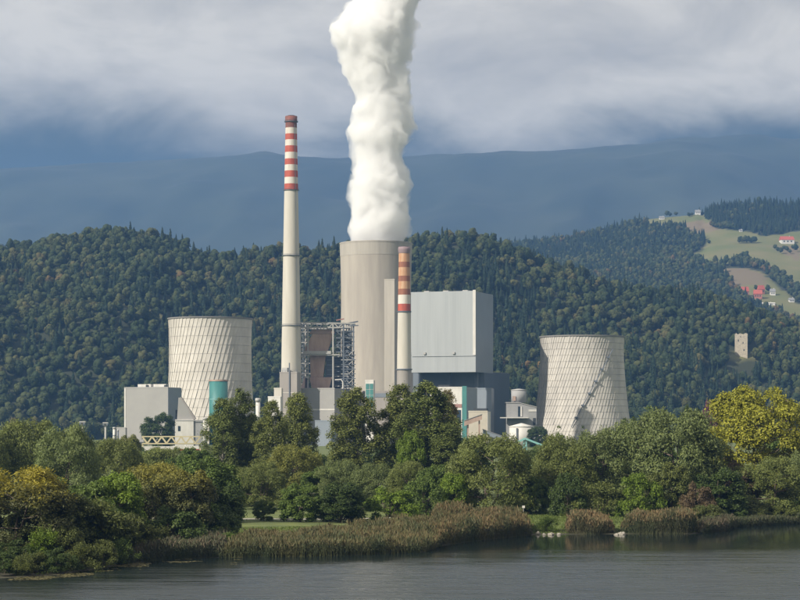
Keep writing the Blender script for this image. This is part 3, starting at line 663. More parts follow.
# main boiler house: clad block overhanging a darker base
o, w, d, h = block('boiler_house', 'tall light grey boiler house with plain clad front and shade toned side', 'building', 411., 475.6, 493., 1480., 291.5, M['cladding'], side=M['cladding_slate_shade'], ybot=372.)
MB().box(-w * 0.98, -.6, -.5, .0, 0.2 * h, h + .6).build('front_cladding', M['cladding'], o)
MB().box(-2.0, .25, -.75, -.51, 0.21 * h, h + 1.2).build('corner_trim', M['white'], o)
for fx_ in (-0.78, -0.33):
    v = MB(); v.box(w * fx_ - .9, w * fx_ + .9, -1.5, -.51, .225 * h, .225 * h + 1.6); v.build('vent', M['steel_pale'], o)
for fx_ in (-.8, -.5, -.2): MB().box(w * fx_ - 2, w * fx_ + 2, 6, 11, h + .25, h + 1.7).build('roof_unit', M['steel_pale'], o)
for i in range(0): MB().box(-w * .98 + .4, -2.2, -.62, -.505, h * (.2 + .2 * i), h * (.2 + .2 * i) + .12).build('cladding_seam', M['cladding_slate_shade'], o)
for i in range(3): MB().box(-w + 3 + i * (w - 8) / 2, -w + 5 + i * (w - 8) / 2, 14, 16, -46, 0).build('column', M['steel_dark'], o)
o, w, d, h = block('lower_hall', 'blue grey hall beneath and behind the boiler house', 'building', 413., 484., 509.5, 1500., 371.6, M['cladding_dark'], side=M['cladding_navy_shade'])  # dark cladding colours here include the shade of the overhang and right face
# white hall with teal corner, grey hall, beige cabin and galleries right of it
o, w, d, h = block('machine_hall', 'white hall with teal corner strip below the boiler house', 'building', 430., 466.5, 477., 1380., 387.5, M['white'], side=M['cladding_slate_shade'])
MB().box(-3.2, .2, -.3, -.02, 0, h + 1).build('corner_strip', M['teal'], o)
MB().box(-w * .9, -3.4, -.2, -.02, h * .66, h * .72).build('red_band', surf('dull red band', (0.30, 0.17, 0.15)), o)
MB().box(-w * .35, -w * .15, -.25, -.02, h * .1, h * .62).build('window', M['glass'], o)
MB().box(-w * .82, -w * .5, 3, 8, h, h + 2.0).build('roof_unit', M['dark'], o)
o, w, d, h = block('grey_hall', 'plain grey hall right of the teal corner strip', 'building', 468., 491.5, 494., 1450., 388.5, M['cladding_slate_shade'])
MB().box(-w * .95, -w * .1, -2.5, -.02, h * .42, h * .46).build('canopy', M['dark'], o)
o, w, d, h = block('beige_cabin', 'small beige clad cabin with dark roof edge below the grey hall', 'building', 468.5, 487.5, 490.5, 1350., 411.5, M['beige'], side=M['white'])
MB().box(-w * .75, -w * .05, .5, d * .5, h + .25, h + 2.2).build('roof_unit', M['dark'], o)
def gallery(name, label, a, b, hpx, Y, mat, depth, legs=(), legmat=None):
    s_ = Y / F; bx, by = a; zb = float(ground_z(XW(bx, Y), Y))
    o = thing(name, label, 'conveyor', (XW(bx, Y), Y, zb), 0)
    p, q = ((0, ZW(by, Y) - zb), ((b[0] - bx) * s_, ZW(b[1], Y) - zb)); hh = hpx * s_
    MB().prism([(p[0], p[1] - hh), (q[0], q[1] - hh), q, p], 0, depth).build('gallery_box', mat, o)
    MB().prism([(p[0] - .3, p[1] + .02), (q[0] + .3, q[1] + .02), (q[0] + .3, q[1] + .4), (p[0] - .3, p[1] + .4)], -.3, depth + .3).build('roof', M['roof_grey'], o)
    for t in legs:
        x = p[0] + t * (q[0] - p[0]); z = p[1] + t * (q[1] - p[1]) - hh
        MB().bar((x, depth / 2, 0), (x, depth / 2, z), .5).build('leg', legmat or mat, o)
    return o
gallery('conveyor_gallery', 'brown inclined conveyor gallery in front of the beige cabin', (464.5, 421), (482, 414.5), 5, 1330., M['rust'], 4, (.2, .85))
gallery('conveyor_gallery', 'slate conveyor gallery sloping down to the right behind the white silo', (483, 429.5), (511, 439.5), 4.5, 1335., M['cladding_slate_shade'], 4, (.1, .5, .9))
# building with round tank right of the dark hall
Y = 1440.; Xc = XW(507, Y); zb = float(ground_z(Xc, Y)) - .3; s = Y / F
o = thing('workshop_building', 'grey workshop with sloping roof below the round rooftop tank', 'building', (Xc, Y, zb), 0)
zq = lambda py: ZW(py, Y) - zb
MB().prism([(0, 0), (29.5 * s, 0), (29.5 * s, zq(407.5)), (12 * s, zq(403)), (0, zq(403))], 0, 26).build('wall', M['grey_wall'], o)
MB().prism([(12 * s, zq(402.9)), (30 * s, zq(407.4)), (30 * s, zq(406.8)), (12 * s, zq(402.2)), (-.5, zq(402.2)), (-.5, zq(402.9))][::-1], -.5, 26.5).build('roof', M['steel_pale'], o)
MB().box(11 * s, 13.2 * s, -.3, -.01, zq(416.5), zq(406.5)).build('window', M['glass'], o)
MB().box(13.4 * s, 15 * s, -.5, -.01, zq(416.5), zq(406.5)).build('pilaster', M['white'], o)
MB().box(-7 * s, 21 * s, -6, -.01, zq(418.2), zq(417.2)).build('canopy', M['white'], o)
MB().box(21.5 * s, 29.5 * s, -.3, -.01, zq(411.5), zq(409.5)).build('pale_band', M['white'], o)
MB().box(26 * s, 28.6 * s, -.3, -.01, zq(425), zq(418)).build('door', M['dark'], o)
o2 = thing('rooftop_tank', 'round grey tank standing on the workshop roof', 'tank', (XW(519.5, Y), Y + 9, zb + zq(403) + .6), 0)
MB().lathe([(7.6 * s, 0), (7.6 * s, 12 * s)], 36).build('shell', M['grey_wall'], o2, smooth=True)
MB().lathe([(7.9 * s, 12 * s), (7.9 * s, 12.6 * s), (1, 13.6 * s)], 36).build('lid', M['steel_pale'], o2, smooth=True)
MB().bar((8.6 * s, -1, 0), (8.6 * s, -1, 11.5 * s), .3).build('ladder', M['steel_dark'], o2)
MB().box(-6.5 * s, -3.5 * s, -7.8 * s, -6.3 * s, 1, 6 * s).build('cabinet', M['rust'], o2)
# white silo
Y = 1330.; s = Y / F; zb = float(ground_z(XW(521.5, Y), Y)) - .3
o = thing('silo', 'white round silo with shallow conical roof below the workshop', 'silo', (XW(521.5, Y), Y, zb), 0)
MB().lathe([(12.3 * s, 0), (12.3 * s, ZW(427, Y) - zb)], 48).build('shell', M['white'], o, smooth=True)
MB().lathe([(12.6 * s, ZW(427, Y) - zb), (12.6 * s, ZW(426.3, Y) - zb), (.5, ZW(423.2, Y) - zb)], 48).build('roof', M['white'], o, smooth=True)
MB().box(-6 * s, -4.6 * s, -12.6 * s, -11 * s, 0, ZW(428, Y) - zb).build('ladder_cage', M['steel_dark'], o)
# teal conveyor trestle
Y = 1200.; s = Y / F; zb = float(ground_z(XW(525, Y), Y)) - .3; zq = lambda py: ZW(py, Y) - zb
o = thing('conveyor_trestle', 'pale teal conveyor trestle with two sloping arms before the white silo', 'conveyor', (XW(525, Y), Y, zb), 0)
for e, ey in ((-10, 443.5), (20.5, 446.5)): MB().bar((0, 0, zq(438.5)), (e * s, 0, zq(ey)), .55, 1.3).build('arm', M['teal_pale'], o)
for e in (-1.6, 1.6):
    MB().bar((e * s, 0, 0), (e * s * .6, 0, zq(438.7)), .35).build('post', M['teal_pale'], o)
for yy in (443, 449, 455): MB().bar((-1.4 * s, 0, zq(yy)), (1.4 * s, 0, zq(yy - 5)), .2).build('brace', M['teal_pale'], o)
# small teal roof and tan tank lower down
Y = 1250.; s = Y / F; zb = float(ground_z(XW(480, Y), Y)) - .3
o = thing('tan_tank', 'low tan tank with domed roof behind the round willow', 'tank', (XW(480, Y), Y, zb), 0)
MB().lathe([(10.5 * s, 0), (10.5 * s, ZW(440, Y) - zb)], 36).build('shell', M['beige'], o, smooth=True)
MB().lathe([(10.6 * s, ZW(440, Y) - zb), (8.5 * s, ZW(437.6, Y) - zb), (4 * s, ZW(435.8, Y) - zb), (.3, ZW(435.3, Y) - zb)], 36).build('dome', surf('tan dome', (0.45, 0.34, 0.26)), o, smooth=True)
block('teal_shed', 'small teal shed low beside the tan tank', 'shed', 459., 469., 470.5, 1230., 439, M['teal'])

# glazed stair house and low hall before the large tower
o, w, d, h = block('low_hall', 'long low grey hall at the foot of the large cooling tower', 'building', 352., 395., 400., 1450., 391.5, M['concrete_dull'])
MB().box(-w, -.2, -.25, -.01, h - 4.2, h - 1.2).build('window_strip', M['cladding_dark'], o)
o, w, d, h = block('stair_house', 'narrow teal glazed stair house in front of the large cooling tower', 'building', 365.3, 373.6, 375., 1435., 380.5, M['white'])
for i in range(2):
    for k in range(4): MB().box(-w + .4 + i * w * .48, -w + .4 + i * w * .48 + w * .42, -.2, -.02, h - 2 - 4.2 * (k + 1), h - 2.3 - 4.2 * k).build('pane', M['teal'], o)

# old boiler: block below and open steel frame on it
o, w, d, h = block('boiler_base_building', 'white grey windowless block under the rusty boiler frame', 'building', 299.5, 334.5, 351., 1430., 388.6, M['cladding_warm'])
MB().box(-w - .1, .1, -.14, -.02, h * .62, h * .645).build('ledge', M['white'], o)
BB_top = None
o, w, d, h = block('blue_tank_house', 'low blue grey house in front of the white grey block', 'building', 315., 331., 337., 1380., 421., M['cladding_slate_shade'])
Y = 1452.; s = Y / F; z0 = ZW(389, 1430) ; X0 = XW(326, Y)
o = thing('old_boiler', 'rusty boiler duct inside an open steel frame with zigzag stairs', 'industrial frame', (X0, Y, z0), 0)
def q(px, py, dy=0): return ((px - 326) * s, dy, ZW(py, Y) - z0)
def qp(*pts): return [((x - 326) * s, ZW(y, Y) - z0) for x, y in pts]
MB().prism(qp((304, 351), (327.5, 351), (333.5, 332.5), (313, 332.5)), 2, 16).build('upper_duct', M['rust'], o)
MB().prism(qp((310.5, 377), (323, 377), (325.5, 355), (309.5, 355)), 3, 14).build('lower_duct', M['rust'], o)
MB().prism(qp((312, 388.7), (329, 388.7), (332, 377.2), (309, 377.2)), 1, 15).build('hopper', M['rust'], o)
MB().prism(qp((300, 388.7), (309, 388.7), (308, 377.4), (304, 377.4)), 4, 12).build('hopper', surf('dark rust hopper', (0.11, 0.085, 0.08)), o)
MB().prism(qp((309.5, 333.5), (334, 333.5), (334, 329.5), (312, 329.5)), 1.6, 16.4).build('duct_flange', surf('pale rust', (0.33, 0.24, 0.2)), o)
MB().prism(qp((325.5, 388), (341, 388), (341, 356), (325.5, 356)), 8, 22).build('casing', M['steel_dark'], o)
for k in range(6): MB().prism(qp((326.5, 360 + 5 * k), (340, 360 + 5 * k), (340, 359.2 + 5 * k), (326.5, 359.2 + 5 * k)), 7.3, 7.99).build('casing_rib', M['cladding_slate_shade'], o)
MB().bar(q(303, 352.5, -.5), q(331, 352.5, -.5), 1.1, 1.2).build('platform_beam', M['steel_pale'], o)
MB().bar(q(302, 354.8, -.3), q(340, 354.8, -.3), .45, .8).build('platform', M['steel_pale'], o)
for px, mat, dy in ((300.5, 'steel_pale', 0), (304.5, 'steel_pale', 14), (308, 'steel_pale', 0), (333, 'steel_pale', 0), (336.5, 'steel_pale', 16), (343.5, 'steel_dark', 0), (348.5, 'steel_dark', 14), (353.5, 'steel_dark', 0)):
    MB().bar(q(px, 388.7, dy), q(px, 324, dy), .55).build('column', M[mat], o)
for ya, mat in ((322.5, 'steel_pale'), (327.5, 'steel_pale')):
    for dy in (0, 16): MB().bar(q(299.5, ya, dy), q(355 if ya < 325 else 350, ya + (1 if ya < 325 else 0), dy), .45).build('top_chord', M[mat], o)
for k in range(11):
    xa = 300 + 4.8 * k; MB().bar(q(xa, 322.8 if k % 2 else 327.4, 0), q(xa + 4.8, 327.4 if k % 2 else 322.8, 0), .33).build('truss_web', M['steel_pale'], o)
for k in range(5): MB().bar(q(300 + k * 11, 323, 0), q(300 + k * 11, 323, 16), .35).build('cross_beam', M['steel_dark'], o)
MB().bar(q(334, 325.5, 6), q(358, 321, 6), .5).build('jib', M['steel_dark'], o); MB().bar(q(336, 320, 4), q(344, 318.6, 4), .4).build('jib', surf('dull red steel', (.33, .16, .13)), o)
MB().bar(q(350, 326, -1), q(358.5, 325.5, -1), .4).build('jib', M['steel_dark'], o)
for k in range(5):                                   # zigzag stairs at the left
    ya = 355.5 + 4.6 * k
    MB().bar(q(300, ya, -1.5), q(308.5, ya + 4.6, -1.5), .42, .9).build('stair_flight', M['steel_pale'], o)
    MB().bar(q(299.5, ya + .2, -1.2), q(309, ya + .2, -1.2), .22, .6).build('stair_landing', M['steel_pale'], o)
for k in range(8):                                   # braced bay and stair tower at the right
    ya = 388 - 4.7 * k
    MB().bar(q(341, ya, 0), q(354.5, ya, 0), .33, .5).build('bay_beam', M['steel_dark' if k % 3 else 'steel_pale'], o)
    MB().bar(q(343.5 if k % 2 else 348.5, ya, 0), q(348.5 if k % 2 else 343.5, ya - 4.7, 0), .26).build('bay_brace', M['steel_dark'], o)
    MB().bar(q(348.8 if k % 2 else 354, ya, -1), q(354 if k % 2 else 348.8, ya - 4.7, -1), .3, .9).build('stair_flight', M['steel_pale' if k % 2 else 'steel_dark'], o)
    MB().bar(q(351.5, ya, -1.2), q(355.6, ya, -1.2), .35, 1.0).build('stair_landing', M['steel_dark'], o)
for k in range(4):
    MB().bar(q(334, 352 - 7 * k, 1), q(353.5, 352 - 7 * k, 1), .35).build('upper_beam', M['steel_dark'], o)
    MB().bar(q(336.5 if k % 2 else 343.5, 352 - 7 * k, 1), q(343.5 if k % 2 else 336.5, 345 - 7 * k, 1), .25).build('upper_brace', M['steel_dark'], o)
for k in range(3): MB().bar(q(300.5, 350 - 8 * k, 0), q(308, 342 - 8 * k, 0), .25).build('upper_brace', M['steel_pale'], o)
MB().prism(qp((341.5, 388), (351.5, 388), (351.5, 331), (341.5, 331)), 9, 18).build('casing', M['steel_dark'], o)
for k in range(12):
    ya = 386 - 4.9 * k
    MB().bar(q(334.5, ya, 5), q(354.5, ya - .4, 5), .28, .7).build('inner_beam', M['steel_dark' if k % 2 else 'steel_pale'], o)
    MB().bar(q(334.5, ya, 6), q(343.5, ya - 4.9, 6), .24).build('inner_brace', M['steel_dark'], o)
    MB().bar(q(353.5, ya, 4), q(347, ya - 4.9, 4), .24).build('inner_brace', M['steel_pale'], o)
for k in range(6):
    MB().bar(q(300.5, 388 - 10.5 * k, 12), q(310, 377.5 - 10.5 * k, 12), .3).build('inner_brace', M['steel_dark'], o)
    MB().bar(q(300, 384 - 10.5 * k, 8), q(311, 384 - 10.5 * k, 8), .3, .8).build('inner_beam', M['steel_pale'], o)
for px in (302.3, 339.8, 346.2, 351.2): MB().bar(q(px, 388.7, 10), q(px, 324, 10), .4).build('column', M['steel_dark'], o)
for k in range(7): MB().bar(q(311 + 3.2 * k, 329.4, .4), q(311 + 3.2 * k, 326.2, .4), .22).build('hanger', M['steel_dark'], o)
pipe = [q(335, 380, -2), q(341, 379.5, -2), q(343, 382, -2), q(343, 388.7, -2)]
V, Fq = tubes([(pipe, .5, .5)]); link('pipe', np_mesh('pipe', V, Fq, M['white'], True), o)

# left buildings
o, w, d, h = block('bunker_building', 'plain pale grey bunker building left of the white cooling tower', 'building', 124.3, 168., 181.5, 1420., 387.6, M['cladding_warm'], side=M['cladding_slate_shade'])
for a_, b_ in ((-.72, -.52), (-.5, -.42), (-.36, -.08)): MB().box(w * a_, w * b_, 2, 7, h + .25, h + 2.6).build('roof_unit', M['white'], o)
for a_ in (-.5, -.08): MB().box(w * a_ - 1, w * a_ + 1, 1.4, 3, h + .25, h + 2.0).build('roof_fan', M['dark'], o)
MB().box(-w + .02, -w + 1.2, -.2, -.02, 0, h - .4).build('corner_trim', M['white'], o)
MB().box(0.13, .3, d * .55, d * .75, h * .35, h * .62).build('side_opening', M['dark'], o)
block('bunker_annex', 'low pale annex at the left foot of the bunker building', 'building', 116.5, 125.5, 127., 1415., 428, M['cladding_warm'])
Y = 1400.; s = Y / F; zb = float(ground_z(XW(185, Y), Y)) - .3; zq = lambda py: ZW(py, Y) - zb
o = thing('transfer_house', 'small pale transfer house with a steep gallery rising to the bunker', 'building', (XW(175, Y), Y, zb), 0)
MB().box(0, 18.5 * s, 0, 12, 0, zq(419.5)).build('wall', M['white'], o)
MB().box(18.5 * s + .01, 28 * s, 1, 12, 0, zq(420)).build('side_wall', M['grey_wall'], o)
MB().prism([(1.5 * s, zq(419.4)), (18.5 * s, zq(419.4)), (5 * s, zq(397.5)), (3 * s, zq(397.5))], 3, 8).build('gallery', M['cladding_warm'], o)
MB().prism([(18.6 * s, zq(419.4)), (20.2 * s, zq(418.6)), (5.6 * s, zq(396.8)), (5.0 * s, zq(397.4))], 2.6, 8.4).build('gallery_roof', M['concrete_dull'], o)
MB().box(0, 28 * s, -.2, -.01, zq(421), zq(420.2)).build('cornice', M['grey_wall'], o)
for i in range(1): MB().box((3 + 5 * i) * s, (5.4 + 5 * i) * s, -.2, -.01, zq(431), zq(426)).build('window', M['glass'], o)
# teal silo, thin stacks
Y = 1470.; s = Y / F; zb = float(ground_z(XW(218.5, Y), Y)) - .3
o = thing('silo', 'round teal silo standing in front of the white cooling tower', 'silo', (XW(218.5, Y), Y, zb), 0)
MB().lathe([(9.3 * s, 0), (9.3 * s, ZW(381, Y) - zb)], 40).build('shell', M['teal'], o, smooth=True)
MB().lathe([(9.6 * s, ZW(381.4, Y) - zb), (9.6 * s, ZW(379.8, Y) - zb), (8.4 * s, ZW(379.8, Y) - zb)], 40).build('rim', M['rust'], o)
MB().lathe([(9.45 * s, ZW(399.6, Y) - zb), (9.45 * s, ZW(399, Y) - zb)], 40, cap=False).build('hoop', M['teal_pale'], o)
def stack(px, ytop, wpx, Y, label, mat, cat='stack', name='vent_stack'):
    s = Y / F; zb = float(ground_z(XW(px, Y), Y)) - .2; hh = ZW(ytop, Y) - zb
    o = thing(name, label, cat, (XW(px, Y), Y, zb), 0); r = wpx * s / 2
    MB().lathe([(r, 0), (r, hh)], 24).build('pipe', mat, o, smooth=True)
    MB().lathe([(r * 1.25, hh * .93), (r * 1.25, hh), (r * .8, hh + .3)], 24).build('cap', M['steel_pale'], o, smooth=True)
    MB().lathe([(r * 1.15, hh * .6), (r * 1.15, hh * .6 + .4)], 24, cap=False).build('collar', M['steel_dark'], o)
stack(205.2, 418, 4.2, 1350., 'white vent stack at the left edge of the tall poplars', M['white'])
stack(258., 398.5, 4.6, 1380., 'white vent stack in the gap between poplars left of the chimney', M['white'])
stack(114.2, 427.5, 2.8, 1300., 'slim white vent stack at the left end of the plant', M['white'])
stack(118., 430, 1.6, 1305., 'thin grey pipe beside the slim white vent stack', M['steel_dark'])
def mast(px, ytop, Y, label, head):
    s = Y / F; zb = float(ground_z(XW(px, Y), Y)) - .2; hh = ZW(ytop, Y) - zb
    o = thing('floodlight_mast', label, 'light mast', (XW(px, Y), Y, zb), 0)
    MB().lathe([(.55, 0), (.38, hh)], 12).build('pole', M['steel_pale'], o, smooth=True)
    MB().box(-head, head, -.6, .6, hh, hh + .6).build('head', M['steel_pale'], o)
    for e in (-.6, .6): MB().box(e * head - .45, e * head + .45, -1.0, -.62, hh - .9, hh + .1).build('lamp', M['steel_dark'], o)
mast(82.5, 422.5, 900., 'tall floodlight mast with a wide head above the left willows', 1.4)
mast(105.5, 423.5, 900., 'floodlight mast just left of the bunker annex', 1.2)

# truss bridge and shed with train below
Y = 1150.; s = Y / F; zb = float(ground_z(XW(142, Y), Y)) - .2; zq = lambda py: ZW(py, Y) - zb
o = thing('pipe_bridge', 'cream yellow truss bridge crossing in front of the pale bunker building', 'bridge', (XW(142, Y), Y, zb), 0)
Lx = 58 * s
for dy in (0, 4):
    for yy in (436.6, 443.6): MB().bar((0, dy, zq(yy)), (Lx, dy, zq(yy)), .32).build('chord', M['yellow_steel'], o)
    for k in range(12):
        xa, xb = Lx * k / 12, Lx * (k + 1) / 12
        MB().bar((xa, dy, zq(443.4 if k % 2 else 436.8)), (xb, dy, zq(436.8 if k % 2 else 443.4)), .24).build('diagonal', M['yellow_steel'], o)
MB().box(0, Lx, .3, 3.7, zq(444.4), zq(443.9)).build('deck', M['concrete_dull'], o)
for xx in (.2, Lx * .5, Lx - .2): MB().bar((xx, 2, 0), (xx, 2, zq(444.5)), .6).build('pier', M['yellow_steel'], o)
Y = 1100.; s = Y / F; zb = float(ground_z(XW(160, Y), Y)) - .1; zq = lambda py: ZW(py, Y) - zb
o = thing('loading_shed', 'long low shed with white roof under the truss bridge', 'shed', (XW(141, Y), Y, zb), 0)
MB().box(0, 34 * s, 0, 8, 0, zq(451)).build('wall', M['grey_wall'], o); MB().prism([(-.5, zq(451)), (34 * s + .5, zq(451)), (34 * s, zq(446.5)), (0, zq(446.5))], -.5, 8.5).build('roof', M['white'], o)
o = thing('tank_wagon', 'white rail tank wagon with red frame under the right end of the truss bridge', 'rail wagon', (XW(172, Y), Y, zb), 0)
m_ = MB(); m_.prism([(0, zq(449)), (27 * s, zq(449)), (27 * s, zq(447)), (26 * s, zq(445.9)), (1 * s, zq(445.9)), (0, zq(447))], 0, 3); m_.build('tank', M['white'], o)
MB().box(0, 27 * s, -.1, 3.1, zq(450.5), zq(449.05)).build('frame', M['red'], o)
for t in (.12, .25, .75, .88): MB().lathe([(.5, -.1), (.5, .1)], 16).build('wheel', M['steel_dark'], o, loc=(t * 27 * s, -.2, .5)).rotation_euler = (math.pi / 2, 0, 0)
MB().lathe([(.45, zq(445.9)), (.45, zq(445))], 16, cx=13.5 * s, cy=1.5).build('dome', M['white'], o)

# ------------------------------------------------------------------ ruin and houses on the hills
def hit(px, py, zf, ya, yb):
    ys = np.linspace(ya, yb, 600); z = zf(XW(px, ys), ys); ray = ZW(py, ys)
    i = np.argmax(z >= ray); return float(ys[i]) if (z >= ray).any() else float(ys[np.argmin(ray - z)])
Y = hit(741, 357, hill_z, 1900, 2420); s = Y / F; zb = float(hill_z(XW(741, Y), Y)) - 2
o = thing('ruined_tower', 'ruined pale stone castle tower on the wooded hill at the right', 'ruin', (XW(741.2, Y), Y, zb), -.15)
hh = ZW(333, Y) - zb; hw = 6.2 * s
wl_ = MB(); dpt = 9
wl_.prism([(-hw, 0), (hw, 0), (hw, hh * .97), (hw * .7, hh), (hw * .3, hh * .95), (-hw * .2, hh * .99), (-hw * .5, hh * .94), (-hw * .8, hh * 1.0), (-hw, hh * .96)], 0, dpt); wl_.build('wall', M['stone'], o)
for ex, ez, ew, eh in ((-.45, .66, .08, .09), (.3, .58, .07, .07), (.45, .30, .10, .06), (-.1, .82, .06, .06)):
    MB().box((ex - ew) * hw, (ex + ew) * hw, -.05, -.01, ez * hh, (ez + eh) * hh).build('window_opening', M['dark'], o)
Yr = Y
def house(px, py, wpx, hpx, Y, label, wall, roof, zf, rz=0.0, group=None):
    s = Y / F; x = XW(px, Y); zb = float(zf(x, Y)) - 1.5; w = wpx * s; h = hpx * s * .6 + 1.5; d = max(8, w * .7)
    o = thing('house', label, 'house', (x, Y, zb), rz, group)
    MB().box(-w / 2, w / 2, 0, d, 0, h).build('wall', wall, o)
    rh = hpx * s * .55
    r = MB(); r.add([(-w / 2 - .6, -.8, h), (w / 2 + .6, -.8, h), (w / 2 + .6, d + .8, h), (-w / 2 - .6, d + .8, h), (-w / 2 - .6, d / 2, h + rh), (w / 2 + .6, d / 2, h + rh)],
                    [(0, 1, 5, 4), (2, 3, 4, 5), (1, 2, 5), (3, 0, 4), (3, 2, 1, 0)]); rf = r.build('roof', roof, o)
    MB().box(w * .2, w * .2 + 1, d * .45, d * .45 + 1, h + rh * .5, h + rh + 1.2).build('chimney', wall, rf)
    for k in range(3): MB().box(-w * .36 + k * w * .28, -w * .36 + k * w * .28 + w * .13, -.08, -.01, h * .55, h * .8).build('window', M['glass'], o)
def on_far(px, py): return hit(px, py, far_z, 3300, 4500)
for px, py, wp, hp, lab, wa, ro, rz in (
        (745.5, 297, 7, 9, 'rose walled house at the left of the red roofed hill farm', 'plaster_red', 'roof_red', .1),
        (758, 299, 8, 8, 'wide house with red roof in the middle of the hill farm', 'plaster_red', 'roof_red', -.1),
        (762, 294.5, 6, 8, 'house with tallest red roof at the back of the hill farm', 'plaster_red', 'roof_red', .3),
        (773, 295.5, 5, 6, 'small white house right of the red roofed hill farm', 'plaster', 'roof_grey', 0),
        (742, 302.5, 7, 4, 'white farm shed below the red roofed hill farm', 'plaster', 'plaster', 0),
        (724.5, 295, 5, 4, 'low white house left of the hill farm at the wood edge', 'plaster', 'roof_grey', 0),
        (711, 295, 4, 3.5, 'tiny pale house furthest left beside the wood edge', 'plaster', 'roof_grey', 0),
        (768, 305, 14, 2.2, 'long pale greenhouse in the meadow below the hill farm', 'plaster', 'plaster', -.1),
        (788, 244, 13, 7, 'white farmhouse with orange red roof high on the meadow at the right edge', 'plaster', 'roof_red', .1),
        (792, 302.5, 5, 4, 'small white house among trees at the right edge', 'plaster', 'roof_grey', .1),
        (741, 232, 3, 2.2, 'tiny pale hut in the middle of the upper meadow', 'plaster', 'roof_grey', 0),
        (662, 219.5, 5, 3, 'pale barn on the crest at the left end of the meadow', 'plaster', 'roof_grey', 0),
        (698, 214.5, 5, 4, 'white farmhouse on the meadow crest beside the conifer wood', 'plaster', 'roof_grey', 0)):
    house(px, py, wp, hp, on_far(px, py), lab, M[wa], M[ro], far_z, rz)

# ------------------------------------------------------------------ woods on the hills (too many to count)
pc = bpy.data.collections.new('wood_prototypes')          # not linked to the scene, only instanced
def blob(c, r, g, sub=2):
    import bmesh
    bm = bmesh.new(); bmesh.ops.create_icosphere(bm, subdivisions=sub, radius=1.0)
    V = np.array([v.co[:] for v in bm.verts]); T3 = np.array([[v.index for v in f.verts] for f in bm.faces]); bm.free()
    ph = g.uniform(0, 6.28, 9); w = g.uniform(1.5, 4.5, (9, 3))
    d = sum(np.sin(V @ w[i] + ph[i]) for i in range(9)) / 9 + g.normal(size=len(V)) * .09
    return c + V * r * (1 + .42 * d[:, None]), T3
def wood_proto(i, con, seed):
    g = np.random.default_rng(seed); Vs, Fs, rn = [], [], []; nv = 0
    def put(V, T3, q):
        nonlocal nv
        Vs.append(V); Fs.append(T3 + nv); nv += len(V); rn.append(np.full(len(T3), q))
    def quads(C, Nn, size):
        V, Q = leaf_quads(C, Nn, size, .85, g); put(V, np.concatenate([Q[:, [0, 1, 2]], Q[:, [0, 2, 3]]]), .5)
    if con:
        H, R = 17, 3.4
        for k in range(9):
            t = k / 9; n = 9; ring = R * (1 - t) ** .9 + .25; th = np.linspace(0, 6.283, n, endpoint=False) + g.uniform(0, 6)
            rr = ring * g.uniform(.75, 1.15, n); z = 1.2 + t * (H - 1.2); V = np.stack([rr * np.cos(th), rr * np.sin(th), z - .9 + .3 * g.normal(size=n)], 1)
            V = np.concatenate([V, [[0, 0, z + H / 5.2]]]); put(V, np.array([(j, (j + 1) % n, n) for j in range(n)]), g.uniform(.3, .7))
        n = 130; z = g.uniform(0, 1, n) ** .8; th = g.uniform(0, 6.283, n); rr = (1 - z) ** .9 * R * g.uniform(.9, 1.2, n)
        quads(np.stack([rr * np.cos(th), rr * np.sin(th), 1 + z * (H - 1)], 1), unit(np.stack([np.cos(th), np.sin(th), np.full(n, .6)], 1) + .3 * g.normal(size=(n, 3))), 1.3)
    else:
        for k in range(8):
            th = g.uniform(0, 6.28); rad = g.uniform(0, 2.6) if k else 0; r = g.uniform(1.7, 3.0) if k else 3.7
            put(*blob(np.array([rad * math.cos(th), rad * math.sin(th), g.uniform(5.5, 11.5) if k else 7.0]), r, g), g.uniform(.25, .75))
        n = 170; d = unit(g.normal(size=(n, 3))); d[:, 2] = np.abs(d[:, 2]) * 1.1 - .25
        quads(np.array([0, 0, 7.6]) + d * g.uniform(3.7, 5.3, (n, 1)), unit(d + .3 * g.normal(size=(n, 3))), 1.25)
    me = np_mesh('wood', np.concatenate(Vs), np.concatenate(Fs), FM_con if con else FM_dec, False, {'rnd': ('FACE', np.concatenate(rn))})
    ob = bpy.data.objects.new(f'wood_{i}', me); pc.objects.link(ob)
for i in range(5): wood_proto(f'a{i}', False, 300 + i)
for i in range(3): wood_proto(f'b{i}', True, 320 + i)
def wood_nodes():
    ng = bpy.data.node_groups.new('wood', 'GeometryNodeTree')
    ng.interface.new_socket('Geometry', in_out='INPUT', socket_type='NodeSocketGeometry'); ng.interface.new_socket('Geometry', in_out='OUTPUT', socket_type='NodeSocketGeometry')
    N, L = ng.nodes, ng.links; gi = N.new('NodeGroupInput'); go = N.new('NodeGroupOutput')
    ci = N.new('GeometryNodeCollectionInfo'); ci.inputs['Collection'].default_value = pc; ci.inputs['Separate Children'].default_value = True; ci.inputs['Reset Children'].default_value = True
    ip = N.new('GeometryNodeInstanceOnPoints'); ip.inputs['Pick Instance'].default_value = True
    def att(n, t):
        a = N.new('GeometryNodeInputNamedAttribute'); a.data_type = t; a.inputs['Name'].default_value = n; return a.outputs['Attribute']
    cb = N.new('ShaderNodeCombineXYZ'); L.new(att('rot', 'FLOAT'), cb.inputs['Z'])
    cs = N.new('ShaderNodeCombineXYZ'); L.new(att('sw', 'FLOAT'), cs.inputs['X']); L.new(att('sw', 'FLOAT'), cs.inputs['Y']); L.new(att('sh', 'FLOAT'), cs.inputs['Z'])
    L.new(gi.outputs[0], ip.inputs['Points']); L.new(ci.outputs[0], ip.inputs['Instance']); L.new(att('idx', 'INT'), ip.inputs['Instance Index'])
    L.new(cb.outputs[0], ip.inputs['Rotation']); L.new(cs.outputs[0], ip.inputs['Scale']); L.new(ip.outputs[0], go.inputs[0]); return ng
